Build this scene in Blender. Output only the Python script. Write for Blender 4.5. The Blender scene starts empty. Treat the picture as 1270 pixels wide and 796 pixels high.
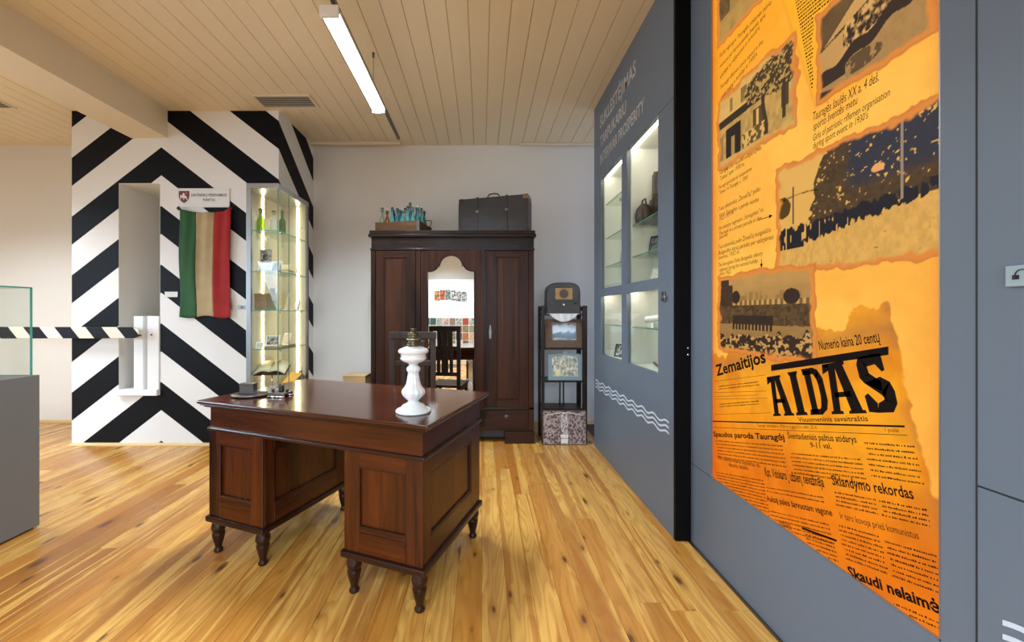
import bpy, bmesh, math, random
import numpy as np
from mathutils import Vector, Matrix
random.seed(7); np.random.seed(7)
R = math.radians
# ------------------------------------------------------------------ camera
sc = bpy.context.scene
C = sc.collection
F, CX, HY, EYE = 500.0, 597.0, 388.0, 1.35          # focal length (px), vanishing point, eye height
cd = bpy.data.cameras.new('camera'); cam = bpy.data.objects.new('camera', cd); C.objects.link(cam)
cd.sensor_width = 36.0; cd.lens = 36.0 * F / 1270.0
cd.shift_x = (635.0 - CX) / 1270.0; cd.shift_y = -(398.0 - HY) / 1270.0
cd.clip_start = 0.05
cam.location = (0, 0, EYE); cam.rotation_euler = (R(90), 0, 0)
sc.camera = cam
# ------------------------------------------------------------------ view, world
vs = sc.view_settings
sc.display_settings.display_device = 'sRGB'
vs.view_transform = 'Standard'; vs.look = 'None'; vs.gamma = 1.0; vs.use_curve_mapping = False
vs.exposure = 0.0
w = bpy.data.worlds.new('world'); sc.world = w; w.use_nodes = True
w.node_tree.nodes['Background'].inputs[0].default_value = (0.60, 0.74, 1.0, 1)
w.node_tree.nodes['Background'].inputs[1].default_value = 1.0
TUBE_E, LED_E, WIN_P, POSTER_E = 16.0, 34.0, 66.0, 1.0
LAMP_P = 74.0
def area(name, loc, rot, sx, sy, power, col, spread=180):
    l = bpy.data.lights.new(name, 'AREA'); l.shape = 'RECTANGLE'; l.size = sx; l.size_y = sy
    l.energy = power; l.color = col; l.spread = R(spread)
    o = bpy.data.objects.new(name, l); C.objects.link(o); o.location = loc; o.rotation_euler = rot
    return o
# daylight through the two windows of the rear wall and the one in the outer left wall
area('daylight', (0.05, -2.75, 1.9), (R(52), 0, 0), 1.7, 1.6, WIN_P, (0.62, 0.80, 1.0), 105)
area('daylight', (-4.4, -2.75, 1.9), (R(52), 0, 0), 1.5, 1.6, WIN_P, (0.62, 0.80, 1.0), 105)
area('daylight', (-6.5, 1.2, 1.85), (R(64), 0, R(-90)), 2.4, 1.6, WIN_P * 1.9, (0.60, 0.79, 1.0), 120)

# ------------------------------------------------------------------ coordinates
def P(px, py, Y): return ((px - CX) * Y / F, Y, EYE - (py - HY) * Y / F)
def XW(px, Y): return (px - CX) * Y / F
def ZW(py, Y): return EYE - (py - HY) * Y / F
# ------------------------------------------------------------------ tags
def tag(o, label=None, cat=None, group=None, kind=None):
    if label: o['label'] = label
    if cat: o['category'] = cat
    if group: o['group'] = group
    if kind: o['kind'] = kind
    return o
def thing(name, loc, label, cat, rz=0.0, group=None, rx=0.0, ry=0.0):
    o = bpy.data.objects.new(name, None); C.objects.link(o); o.empty_display_size = 0.05
    o.location = loc; o.rotation_euler = (rx, ry, rz)
    return tag(o, label, cat, group)
# ------------------------------------------------------------------ mesh builder
class MB:
    def __init__(s): s.v = []; s.f = []; s.m = []; s.sm = []
    def add(s, vs_, fs, mi=0, smooth=False):
        n = len(s.v); s.v += [tuple(v) for v in vs_]
        for f in fs: s.f.append([n + i for i in f]); s.m.append(mi); s.sm.append(smooth)
        return s
    def box(s, x0, x1, y0, y1, z0, z1, mi=0):
        if x0 > x1: x0, x1 = x1, x0
        if y0 > y1: y0, y1 = y1, y0
        if z0 > z1: z0, z1 = z1, z0
        return s.add([(x0,y0,z0),(x1,y0,z0),(x1,y1,z0),(x0,y1,z0),(x0,y0,z1),(x1,y0,z1),(x1,y1,z1),(x0,y1,z1)],
              [(0,3,2,1),(4,5,6,7),(0,1,5,4),(1,2,6,5),(2,3,7,6),(3,0,4,7)], mi)
    def lathe(s, prof, c=(0,0,0), n=24, mi=0, smooth=True, flute=0, fl=0.0, z0f=0, z1f=0):
        vs_ = []; fs = []
        for (r, z) in prof:
            for i in range(n):
                a = 2*math.pi*i/n; rr = r
                if flute and z0f <= z <= z1f: rr = r*(1 + fl*math.cos(flute*a))
                vs_.append((c[0]+rr*math.cos(a), c[1]+rr*math.sin(a), c[2]+z))
        k = len(prof)
        for j in range(k-1):
            for i in range(n):
                a, b = j*n+i, j*n+(i+1) % n
                fs.append((a, b, b+n, a+n))
        fs.append(tuple(range(n-1, -1, -1))); fs.append(tuple((k-1)*n+i for i in range(n)))
        return s.add(vs_, fs, mi, smooth)
    def prism(s, poly, d0, d1, axis='y', mi=0, smooth=False):
        # polygon in (x,z) extruded along y, or (y,z) along x, or (x,y) along z
        def m(p, d):
            return {'y': (p[0], d, p[1]), 'x': (d, p[0], p[1]), 'z': (p[0], p[1], d)}[axis]
        n = len(poly)
        vs_ = [m(p, d0) for p in poly] + [m(p, d1) for p in poly]
        fs = [tuple(range(n)), tuple(range(2*n-1, n-1, -1))] + [(i, i+n, (i+1) % n + n, (i+1) % n) for i in range(n)]
        return s.add(vs_, fs, mi, smooth)
    def tube(s, pts, r, n=8, mi=0, closed=False):
        pts = [Vector(p) for p in pts]; k = len(pts); vs_ = []
        for i, p in enumerate(pts):
            a = pts[(i-1) % k] if (i > 0 or closed) else p
            b = pts[(i+1) % k] if (i < k-1 or closed) else p
            t = (b-a).normalized()
            u = t.cross(Vector((0,0,1)));
            if u.length < 1e-3: u = t.cross(Vector((0,1,0)))
            u.normalize(); q = t.cross(u)
            rr = r[i] if isinstance(r, (list, tuple)) else r
            for j in range(n):
                an = 2*math.pi*j/n; vs_.append(p + u*rr*math.cos(an) + q*rr*math.sin(an))
        fs = []
        for i in range(k if closed else k-1):
            for j in range(n):
                a, b = i*n+j, i*n+(j+1) % n; i2 = (i+1) % k
                fs.append((a, b, i2*n+(j+1) % n, i2*n+j))
        if not closed: fs += [tuple(range(n-1, -1, -1)), tuple((k-1)*n+j for j in range(n))]
        return s.add(vs_, fs, mi, True)
    def build(s, name, mats, parent=None, bevel=0.0, seg=2, loc=None, rot=None):
        me = bpy.data.meshes.new(name); me.from_pydata(s.v, [], s.f)
        if not isinstance(mats, (list, tuple)): mats = [mats]
        for m in mats: me.materials.append(m)
        me.polygons.foreach_set('material_index', s.m); me.polygons.foreach_set('use_smooth', s.sm)
        bm = bmesh.new(); bm.from_mesh(me); bmesh.ops.recalc_face_normals(bm, faces=bm.faces); bm.to_mesh(me); bm.free()
        me.update()
        o = bpy.data.objects.new(name, me); C.objects.link(o); o.parent = parent
        if loc: o.location = loc
        if rot: o.rotation_euler = rot
        if bevel > 0:
            b = o.modifiers.new('bevel', 'BEVEL'); b.width = bevel; b.segments = seg; b.limit_method = 'ANGLE'; b.angle_limit = R(40)
            b.harden_normals = False
        return o
def B(): return MB()
def copy_tree(o, parent=None):
    c = o.copy(); C.objects.link(c); c.parent = parent
    for ch in [x for x in C.objects if x.parent == o]: copy_tree(ch, c)
    return c
# ------------------------------------------------------------------ node helpers
class N:
    def __init__(s, name):
        s.mat = bpy.data.materials.new(name); s.mat.use_nodes = True
        s.t = s.mat.node_tree; s.b = s.t.nodes['Principled BSDF']
    def n(s, typ, **kw):
        x = s.t.nodes.new(typ)
        for k, v in kw.items(): setattr(x, k, v)
        return x
    def l(s, a, b): s.t.links.new(a, b)
    def val(s, sock, v):
        if hasattr(v, 'is_output') or isinstance(v, bpy.types.NodeSocket): s.l(v, sock)
        else: sock.default_value = v
    def math(s, op, a, b=0.0, c=None):
        m = s.n('ShaderNodeMath', operation=op); s.val(m.inputs[0], a); s.val(m.inputs[1], b)
        if c is not None: s.val(m.inputs[2], c)
        return m.outputs[0]
    def pos(s): return s.n('ShaderNodeNewGeometry').outputs['Position']
    def objc(s): return s.n('ShaderNodeTexCoord').outputs['Object']
    def sep(s, v):
        x = s.n('ShaderNodeSeparateXYZ'); s.l(v, x.inputs[0]); return x.outputs
    def comb(s, x, y, z):
        m = s.n('ShaderNodeCombineXYZ')
        for i, v in enumerate((x, y, z)): s.val(m.inputs[i], v)
        return m.outputs[0]
    def mapv(s, v, scale=(1,1,1), loc=(0,0,0)):
        m = s.n('ShaderNodeMapping'); s.l(v, m.inputs[0]); m.inputs['Scale'].default_value = scale; m.inputs['Location'].default_value = loc
        return m.outputs[0]
    def noise(s, v, scale=5.0, detail=3.0, rough=0.5, dist=0.0):
        m = s.n('ShaderNodeTexNoise'); s.l(v, m.inputs['Vector']); m.inputs['Scale'].default_value = scale
        m.inputs['Detail'].default_value = detail; m.inputs['Roughness'].default_value = rough; m.inputs['Distortion'].default_value = dist
        return m.outputs['Fac']
    def ramp(s, fac, stops, interp='LINEAR'):
        m = s.n('ShaderNodeValToRGB'); m.color_ramp.interpolation = interp; e = m.color_ramp.elements
        while len(e) < len(stops): e.new(0.5)
        for i, (p, c) in enumerate(stops):
            e[i].position = p; e[i].color = (c, c, c, 1) if isinstance(c, (int, float)) else (*c, 1)
        s.val(m.inputs[0], fac); return m.outputs[0]
    def mix(s, f, a, b, mode='MIX'):
        m = s.n('ShaderNodeMix', data_type='RGBA', blend_type=mode); s.val(m.inputs[0], f)
        for i, v in ((6, a), (7, b)):
            if isinstance(v, tuple): v = (*v[:3], 1)
            s.val(m.inputs[i], v)
        return m.outputs[2]
    def bump(s, h, strength=0.2, dist=0.01):
        m = s.n('ShaderNodeBump'); m.inputs['Strength'].default_value = strength; m.inputs['Distance'].default_value = dist
        s.l(h, m.inputs['Height']); s.l(m.outputs[0], s.b.inputs['Normal'])
    def set(s, **kw):
        for k, v in kw.items():
            sock = s.b.inputs[k]
            if isinstance(v, tuple) and len(v) == 3: v = (*v, 1)
            s.val(sock, v)
        return s.mat
def plain(name, col, rough=0.5, metal=0.0, var=0.06, scale=12.0, bump=0.0, **kw):
    m = N(name); p = m.objc()
    f = m.noise(p, scale, 3)
    c = m.mix(f, tuple(x*(1-var) for x in col), tuple(min(1, x*(1+var)) for x in col))
    m.set(**{'Base Color': c, 'Roughness': rough, 'Metallic': metal})
    if bump: m.bump(m.noise(p, scale*8, 3), bump, 0.002)
    for k, v in kw.items(): m.set(**{k: v})
    return m.mat
def emis(name, col, strength):
    m = N(name); m.set(**{'Base Color': (0.8,0.8,0.8), 'Emission Color': col, 'Emission Strength': strength}); return m.mat
def wood(name, c0, c1, axis='z', scale=1.0, rough=0.3, coat=0.2, fine=0.5, spec=0.25):
    m = N(name); p = m.objc()
    st = {'x': (0.6, 9, 9), 'y': (9, 0.6, 9), 'z': (9, 9, 0.6)}[axis]
    v = m.mapv(p, tuple(a*scale for a in st))
    v2 = m.mapv(p, tuple(a*scale*7 for a in st))
    n1 = m.noise(v, 1.0, 4, 0.6, 0.8); n2 = m.noise(v2, 1.0, 2, 0.6)
    f = m.math('ADD', m.math('MULTIPLY', n1, 1-fine*0.5), m.math('MULTIPLY', n2, fine*0.5))
    big = m.noise(m.mapv(p, tuple(a*0.35 for a in st)), 1.0, 3, 0.6, 0.5)
    f = m.math('ADD', m.math('MULTIPLY', f, 0.72), m.math('MULTIPLY', big, 0.28))
    c = m.ramp(f, [(0.38, c0), (0.62, c1)])
    m.set(**{'Base Color': c, 'Roughness': rough, 'Coat Weight': coat, 'Coat Roughness': 0.15, 'Specular IOR Level': spec})
    m.bump(n2, 0.08, 0.002)
    return m.mat
def glass(name, tint=(0.965, 0.985, 0.975), rough=0.0):
    # thin clear sheet: mostly transparent with a Fresnel reflection
    m = N(name); t = m.t; t.nodes.remove(m.b)
    tr = m.n('ShaderNodeBsdfTransparent'); tr.inputs[0].default_value = (*tint, 1)
    gl = m.n('ShaderNodeBsdfGlossy'); gl.inputs['Roughness'].default_value = rough
    ge = m.n('ShaderNodeNewGeometry'); dp = m.n('ShaderNodeVectorMath', operation='DOT_PRODUCT')
    m.l(ge.outputs['Normal'], dp.inputs[0]); m.l(ge.outputs['Incoming'], dp.inputs[1])
    k1 = m.math('SUBTRACT', 1.0, m.math('ABSOLUTE', dp.outputs['Value']))
    fr = m.math('ADD', 0.035, m.math('MULTIPLY', m.math('POWER', k1, 5.0), 0.9))
    mx = m.n('ShaderNodeMixShader'); m.l(fr, mx.inputs[0]); m.l(tr.outputs[0], mx.inputs[1]); m.l(gl.outputs[0], mx.inputs[2])
    m.l(mx.outputs[0], t.nodes['Material Output'].inputs[0]); return m.mat

M = {}
M['wall'] = plain('wall_paint', (0.77, 0.74, 0.68), 0.7, var=0.02, scale=3, bump=0.05)
M['ceil'] = plain('ceiling_paint', (0.80, 0.68, 0.48), 0.55, var=0.03, scale=2)
M['beam'] = plain('beam_paint', (0.78, 0.68, 0.50), 0.6, var=0.02, scale=2)
M['gap'] = plain('joint_dark', (0.10, 0.06, 0.03), 0.9)
M['groove'] = plain('groove_shadow', (0.55, 0.45, 0.30), 0.8)
M['white'] = plain('white_paint', (0.80, 0.80, 0.78), 0.4, var=0.03)
M['grey'] = plain('grey_blue_panel', (0.125, 0.158, 0.200), 0.45, var=0.03, scale=2)
M['seam'] = plain('panel_seam', (0.02, 0.025, 0.03), 0.7)
M['plinthgrey'] = plain('grey_plinth', (0.150, 0.145, 0.135), 0.5, var=0.03, scale=2)
M['black'] = plain('black_lacquer', (0.002, 0.0025, 0.003), 0.5, **{'Specular IOR Level': 0.12})
M['alu'] = plain('brushed_aluminium', (0.36, 0.37, 0.38), 0.35, 0.8)
M['chrome'] = plain('chrome', (0.8, 0.8, 0.8), 0.15, 1.0)
M['steel'] = plain('dark_steel', (0.16, 0.15, 0.14), 0.35, 0.9, var=0.3, scale=40)
M['brass'] = plain('old_brass', (0.13, 0.115, 0.06), 0.4, 0.9, var=0.4, scale=50)
M['vent'] = plain('vent_metal', (0.60, 0.55, 0.44), 0.45)
M['glass'] = glass('clear_glass')
M['glassedge'] = N('green_glass_edge').set(**{'Base Color': (0.10, 0.42, 0.32), 'Roughness': 0.15, 'Transmission Weight': 0.3})
M['glassjoint'] = plain('glass_joint', (0.05, 0.13, 0.09), 0.2)
M['shelfglass'] = glass('shelf_glass', (0.90, 0.96, 0.91))
M['mirror'] = N('mirror').set(**{'Base Color': (0.90, 0.91, 0.90), 'Metallic': 1.0, 'Roughness': 0.01})
M['tube'] = emis('tube_diffuser', (0.80, 0.90, 1.0), TUBE_E)
M['led'] = emis('led_strip', (1.0, 0.84, 0.52), LED_E * 0.7)
M['ledw'] = emis('led_strip_cool', (1.0, 0.90, 0.68), LED_E * 0.8)
M['mahog'] = wood('mahogany', (0.013, 0.0022, 0.0009), (0.105, 0.0215, 0.0044), 'z', 1.3, 0.25, 0.25)
M['mahogx'] = wood('mahogany_rail', (0.013, 0.0022, 0.0009), (0.095, 0.0190, 0.0042), 'x', 1.0, 0.25, 0.25)
M['mahogtop'] = wood('mahogany_top', (0.034, 0.0075, 0.0028), (0.068, 0.018, 0.0065), 'x', 1.0, 0.16, 0.4)
M['mahogd'] = wood('mahogany_dark', (0.012, 0.003, 0.002), (0.034, 0.009, 0.004), 'x', 1.3, 0.28, 0.3)
M['mahogy'] = wood('mahogany_side_rail', (0.015, 0.0028, 0.0012), (0.080, 0.0165, 0.0042), 'y', 1.0, 0.25, 0.25)
M['oak'] = wood('dark_oak', (0.009, 0.0030, 0.0016), (0.046, 0.0150, 0.0062), 'z', 1.6, 0.36, 0.0, 0.5, 0.16)
M['oakx'] = wood('dark_oak_rail', (0.006, 0.003, 0.0022), (0.018, 0.0085, 0.0055), 'x', 1.2, 0.25, 0.12)
M['oakr'] = wood('dark_oak_cross_rail', (0.009, 0.0030, 0.0016), (0.044, 0.0145, 0.0062), 'x', 1.6, 0.36, 0.0, 0.5, 0.16)
M['oakp'] = wood('dark_oak_panel', (0.013, 0.0044, 0.0020), (0.068, 0.0225, 0.0085), 'z', 1.3, 0.38, 0.0, 0.5, 0.16)
M['chair'] = wood('chair_wood', (0.020, 0.012, 0.008), (0.045, 0.028, 0.019), 'z', 2.0, 0.45, 0.05)
M['ebony'] = wood('shelf_wood', (0.006, 0.0035, 0.003), (0.020, 0.010, 0.007), 'z', 2.0, 0.35, 0.15)
M['crate'] = wood('crate_wood', (0.05, 0.022, 0.010), (0.18, 0.085, 0.035), 'x', 3.0, 0.6, 0.0)
M['pine'] = wood('pine_strip', (0.55, 0.34, 0.13), (0.72, 0.50, 0.24), 'x', 1.0, 0.35, 0.2)
M['pinebox'] = wood('pale_box_wood', (0.42, 0.27, 0.12), (0.55, 0.37, 0.18), 'x', 1.0, 0.5, 0.0)
M['milk'] = N('milk_glass').set(**{'Base Color': (0.80, 0.84, 0.84), 'Roughness': 0.12, 'Subsurface Weight': 0.3, 'Coat Weight': 0.4})
M['leather'] = plain('worn_leather', (0.030, 0.026, 0.025), 0.5, var=0.5, scale=14, bump=0.2)
M['leatherb'] = plain('brown_leather', (0.035, 0.015, 0.007), 0.45, var=0.4, scale=18, bump=0.2)
M['tan'] = plain('tan_leather', (0.22, 0.13, 0.05), 0.5, var=0.3, scale=20)
M['bakelite'] = plain('bakelite', (0.020, 0.015, 0.014), 0.3, var=0.3, scale=30)
M['lace'] = plain('lace', (0.62, 0.62, 0.62), 0.8, var=0.2, scale=60)
M['cream'] = plain('cream_backing', (0.46, 0.41, 0.31), 0.6, var=0.03)
M['paper'] = plain('old_paper', (0.66, 0.56, 0.36), 0.7, var=0.15, scale=20)
M['paperw'] = plain('white_card', (0.72, 0.72, 0.70), 0.6, var=0.05)
M['ink'] = plain('black_ink', (0.010, 0.010, 0.010), 0.6)
M['letter'] = plain('grey_lettering', (0.50, 0.47, 0.43), 0.6)
M['wave'] = plain('pale_lettering', (0.56, 0.62, 0.70), 0.6)
M['maroon'] = plain('maroon_shield', (0.16, 0.025, 0.02), 0.5)
def cglass(name, col, alpha=0.35):
    m = N(name); t = m.t
    tr = m.n('ShaderNodeBsdfTransparent'); tr.inputs[0].default_value = (*col, 1)
    mx = m.n('ShaderNodeMixShader'); mx.inputs[0].default_value = 1 - alpha
    m.set(**{'Base Color': tuple(c*0.55 for c in col), 'Roughness': 0.06, 'Specular IOR Level': 0.9})
    m.l(m.b.outputs[0], mx.inputs[2]); m.l(tr.outputs[0], mx.inputs[1]); m.l(mx.outputs[0], t.nodes['Material Output'].inputs[0])
    return m.mat
M['aqua'] = cglass('aqua_glass', (0.22, 0.72, 0.78), 0.35)
M['teal'] = cglass('teal_glass', (0.07, 0.42, 0.45), 0.35)
M['pale'] = cglass('pale_green_glass', (0.62, 0.75, 0.50), 0.5)
M['amber'] = cglass('amber_glass', (0.48, 0.20, 0.05), 0.4)
M['green'] = cglass('green_glass', (0.40, 0.62, 0.03), 0.4)
M['dgreen'] = cglass('dark_green_glass', (0.10, 0.22, 0.05), 0.35)
M['clear'] = cglass('clear_bottle_glass', (0.93, 0.95, 0.86), 0.55)

def stripes_mat():
    m = N('striped_paint'); x, y, z = m.sep(m.pos())
    s = m.math('ADD', m.math('ABSOLUTE', m.math('ADD', x, 3.279)), m.math('MAXIMUM', m.math('SUBTRACT', y, 4.13), 0.0))
    q = m.math('ADD', z, m.math('MULTIPLY', s, 0.775))
    fr = m.math('FRACT', m.math('DIVIDE', m.math('ADD', m.math('SUBTRACT', q, 2.759), 6.01), 0.601))
    k = m.math('LESS_THAN', fr, 0.479)
    c = m.mix(k, (0.76, 0.75, 0.72), (0.004, 0.005, 0.007))
    m.set(**{'Base Color': c, 'Roughness': 0.5, 'Specular IOR Level': 0.12}); return m.mat
M['stripes'] = stripes_mat()
def pole_mat():
    m = N('barrier_stripes'); x, y, z = m.sep(m.pos())
    q = m.math('ADD', x, m.math('MULTIPLY', m.math('SUBTRACT', z, 1.153), 0.8))
    fr = m.math('FRACT', m.math('DIVIDE', m.math('ADD', q, 3.587 + 6.2), 0.31))
    k = m.math('LESS_THAN', fr, 0.52)
    c = m.mix(k, (0.72, 0.65, 0.53), (0.004, 0.004, 0.005))
    m.set(**{'Base Color': c, 'Roughness': 0.45, 'Specular IOR Level': 0.15}); return m.mat
M['pole'] = pole_mat()
def floor_mat():
    m = N('pine_floorboard'); p = m.pos(); x, y, z = m.sep(p)
    rnd = m.n('ShaderNodeObjectInfo').outputs['Random']
    off = m.math('MULTIPLY', rnd, 37.0)
    x2 = m.math('ADD', x, off); y2 = m.math('ADD', y, m.math('MULTIPLY', rnd, 91.0))
    v = m.comb(x2, y2, off)
    # broad heart / sap streaks running along each board
    s1 = m.noise(m.mapv(v, (13, 0.45, 1)), 1.0, 2, 0.5, 0.6)
    wv = m.n('ShaderNodeTexNoise'); m.l(m.mapv(v, (7, 0.8, 1)), wv.inputs['Vector']); wv.inputs['Scale'].default_value = 1.0; wv.inputs['Detail'].default_value = 2
    ring = m.math('FRACT', m.math('MULTIPLY', wv.outputs['Fac'], 14.0))
    ringf = m.ramp(ring, [(0.0, 1.0), (0.55, 0.0), (0.86, 0.15), (1.0, 1.0)])
    fine = m.noise(m.mapv(v, (160, 3, 1)), 1.0, 2, 0.6)
    base = m.ramp(rnd, [(0.0, (0.56, 0.265, 0.048)), (0.25, (0.40, 0.155, 0.026)), (0.45, (0.60, 0.31, 0.066)), (0.65, (0.31, 0.115, 0.021)), (0.85, (0.64, 0.36, 0.088)), (1.0, (0.46, 0.195, 0.035))])
    sap = m.ramp(s1, [(0.52, 0.0), (0.56, 1.0)])
    c = m.mix(m.math('MULTIPLY', sap, 0.85), base, (0.68, 0.395, 0.095))
    heart = m.ramp(s1, [(0.30, 1.0), (0.42, 0.0)])
    c = m.mix(m.math('MULTIPLY', heart, 0.55), c, (0.36, 0.12, 0.018))
    c = m.mix(m.math('MULTIPLY', ringf, 0.46), c, (0.30, 0.10, 0.014))
    c = m.mix(m.math('MULTIPLY', fine, 0.22), c, (0.30, 0.11, 0.018))
    # knots
    vo = m.n('ShaderNodeTexVoronoi', voronoi_dimensions='2D'); m.l(m.mapv(v, (6.0, 2.3, 1)), vo.inputs['Vector']); vo.inputs['Scale'].default_value = 1.0
    dn = m.math('ADD', vo.outputs['Distance'], m.math('MULTIPLY', m.noise(m.mapv(v, (26, 14, 1)), 1.0, 3, 0.6), 0.10))
    cc = m.sep(vo.outputs['Color'])
    pick = m.math('GREATER_THAN', cc[0], 0.50)
    dn = m.math('DIVIDE', dn, m.math('ADD', 0.28, m.math('MULTIPLY', cc[1], 0.62)))
    kn = m.math('MULTIPLY', m.ramp(dn, [(0.11, 1.0), (0.17, 0.80), (0.21, 0.35), (0.40, 0.0)]), pick)
    c = m.mix(m.math('MULTIPLY', kn, 0.95), c, (0.105, 0.030, 0.009))
    rr = m.math('ADD', 0.20, m.math('MULTIPLY', m.noise(m.mapv(v, (8, 2, 1)), 1.0, 2), 0.16))
    m.set(**{'Base Color': c, 'Roughness': rr, 'Coat Weight': 0.08, 'Coat Roughness': 0.12, 'Specular IOR Level': 0.35})
    m.bump(fine, 0.05, 0.001)
    return m.mat
M['floor'] = floor_mat()

# ================================================================== THE SETTING
YF, YB, ZC = 4.13, 4.98, 3.42            # striped block front, back wall, ceiling
XR = 1.24                                # grey wall on the right
XL, YN = -7.0, -3.2
def struct(o): o['kind'] = 'structure'; return o
fl = struct(B().box(XL, 2.2, YN, YB, -0.12, -0.022).build('floor', M['gap']))
# boards, one object each, running away from the camera
bw = 0.122
bmesh_board = MB()
e = 0.0012; hw = bw/2 - 0.0004
bmesh_board.add([(-hw,0,-0.02),(hw,0,-0.02),(hw,1,-0.02),(-hw,1,-0.02),(-hw,0,-e),(hw,0,-e),(hw,1,-e),(-hw,1,-e),(-hw+e,0,0),(hw-e,0,0),(hw-e,1,0),(-hw+e,1,0)],
    [(0,3,2,1),(0,1,5,4),(2,3,7,6),(4,5,9,8),(6,7,11,10),(8,9,10,11),(1,2,6,5),(5,6,10,9),(3,0,4,7),(7,4,8,11)])
first = bmesh_board.build('floor_board', M['floor'], fl); n_b = 0
rng = random.Random(11)
ix = 0
x = -5.55
while x < 1.28:
    y = YN if x < -99 else -0.5 - rng.random()*1.6
    while y < YB - 0.01:
        L = rng.uniform(1.7, 3.2)
        y1 = min(y + L, YB - 0.002)
        if YB - y1 < 0.5: y1 = YB - 0.002
        vis = y1 > 1.4
        o = first if n_b == 0 else first.copy()
        if n_b: C.objects.link(o)
        o.location = (x, y, 0); o.scale = (1, y1 - y - 0.0012, 1); n_b += 1
        y = y1
    x += bw
B().box(XL+0.01, -5.62, YN+0.01, YB-0.01, -0.022, 0).build('floor_board', M['floor'], fl)
B().box(-5.60, 1.3, YN+0.01, -2.15, -0.022, -0.0005).build('floor_board', M['floor'], fl)
# ceiling of grooved boards
ce = struct(B().box(XL, 2.2, YN, YB, ZC + 0.016, ZC + 0.12).build('ceiling', M['groove']))
cw = 0.147
cb = MB(); h = cw/2; g = 0.003
cb.add([(-h+g,YN,-0.0),(h-g,YN,-0.0),(h-g,YB,0),(-h+g,YB,0),(-h+g*.3,YN,0.006),(h-g*.3,YN,0.006),(h-g*.3,YB,0.006),(-h+g*.3,YB,0.006),(-h+g*.3,YN,0.018),(h-g*.3,YN,0.018),(h-g*.3,YB,0.018),(-h+g*.3,YB,0.018)],
    [(0,1,2,3),(0,4,5,1),(2,6,7,3),(1,5,6,2),(3,7,4,0),(4,8,9,5),(6,10,11,7),(5,9,10,6),(7,11,8,4)])
cbo = cb.build('ceiling_board', M['ceil'], ce); x = XL + cw/2; k = 0
while x < 2.1:
    o = cbo if k == 0 else cbo.copy()
    if k: C.objects.link(o)
    o.location = (x, 0, ZC); k += 1; x += cw
# walls
struct(B().box(XL, 2.2, YB, YB + 0.15, -0.02, ZC + 0.1).build('wall_back', M['wall']))
# rear wall with two window openings
wr = B(); yy0, yy1 = YN - 0.2, YN
for (a, b_, c_, d) in ((XL, -5.2, 0, ZC), (-3.6, -0.85, 0, ZC), (0.95, 2.2, 0, ZC)): wr.box(a, b_, yy0, yy1, c_ - 0.02, d + 0.1)
for (a, b_) in ((-5.2, -3.6), (-0.85, 0.95)): wr.box(a, b_, yy0, yy1, -0.02, 1.1); wr.box(a, b_, yy0, yy1, 2.9, ZC + 0.1)
struct(wr.build('wall_rear', M['wall']))
wl = B()
wl.box(XL - 0.2, XL, YN, -0.1, -0.02, ZC + 0.1).box(XL - 0.2, XL, 2.5, YB, -0.02, ZC + 0.1).box(XL - 0.2, XL, -0.1, 2.5, -0.02, 1.0).box(XL - 0.2, XL, -0.1, 2.5, 2.8, ZC + 0.1)
struct(wl.build('wall_outer', M['wall']))
def window(n, x0, x1, z0, z1, horiz, c):
    w_ = B(); t = 0.05
    def bx(a0, a1, b0, b1):
        if horiz: w_.box(a0, a1, c - 0.03, c + 0.03, b0, b1)
        else: w_.box(c - 0.03, c + 0.03, a0, a1, b0, b1)
    for (a0, a1, b0, b1) in ((x0, x0+t, z0, z1), (x1-t, x1, z0, z1), (x0, x1, z0, z0+t), (x0, x1, z1-t, z1), ((x0+x1)/2-t/2, (x0+x1)/2+t/2, z0, z1)): bx(a0, a1, b0, b1)
    o = struct(w_.build('window_%d' % n, M['white']))
    g_ = B()
    if horiz: g_.box(x0+t, x1-t, c - 0.004, c + 0.004, z0+t, z1-t)
    else: g_.box(c - 0.004, c + 0.004, x0+t, x1-t, z0+t, z1-t)
    g_.build('pane', M['glass'], o)
window(1, -5.2, -3.6, 1.1, 2.9, True, YN - 0.12)
window(2, -0.85, 0.95, 1.1, 2.9, True, YN - 0.12)
window(3, -0.1, 2.5, 1.0, 2.8, False, XL - 0.12)

# striped block with its deep niche
NX0, NX1, NZ0, NZ1 = -3.717, -3.290, 0.508, 2.680
BX0, BX1 = -4.196, -2.076
blk = B()
blk.box(BX0, NX0, YF, YB, 0, ZC).box(NX1, BX1, YF, YB, 0, ZC).box(NX0, NX1, YF, YB, NZ1, ZC).box(NX0, NX1, YF, YB, 0, NZ0)
wl_ = struct(blk.build('wall_left', M['stripes']))
ln = B(); t = 0.004
ln.box(NX0, NX0+t, YF+0.003, YB-.002, NZ0, NZ1).box(NX1-t, NX1, YF+0.003, YB-.002, NZ0, NZ1).box(NX0+t, NX1-t, YF+0.003, YB-.002, NZ1-t, NZ1).box(NX0+t, NX1-t, YF+0.003, YB-.002, NZ0, NZ0+t)
tag(ln.build('niche_lining', M['wall'], wl_), 'plain off-white lining of the tall niche')
bs = struct(B().prism([(YF-0.04, 0.0), (YF, 0.0), (YF, 0.022), (YF-0.012, 0.022), (YF-0.04, 0.006)], BX0, BX1, 'x').build('baseboard_left', M['pine']))
struct(B().prism([(YB-0.045, 0.0), (YB, 0.0), (YB, 0.030), (YB-0.015, 0.030), (YB-0.045, 0.008)], XL, BX0, 'x').build('baseboard_far', M['pine']))
struct(B().prism([(YB-0.045, 0.0), (YB, 0.0), (YB, 0.030), (YB-0.015, 0.030), (YB-0.045, 0.008)], BX1, 1.9, 'x').build('baseboard_back', M['pine']))
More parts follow.
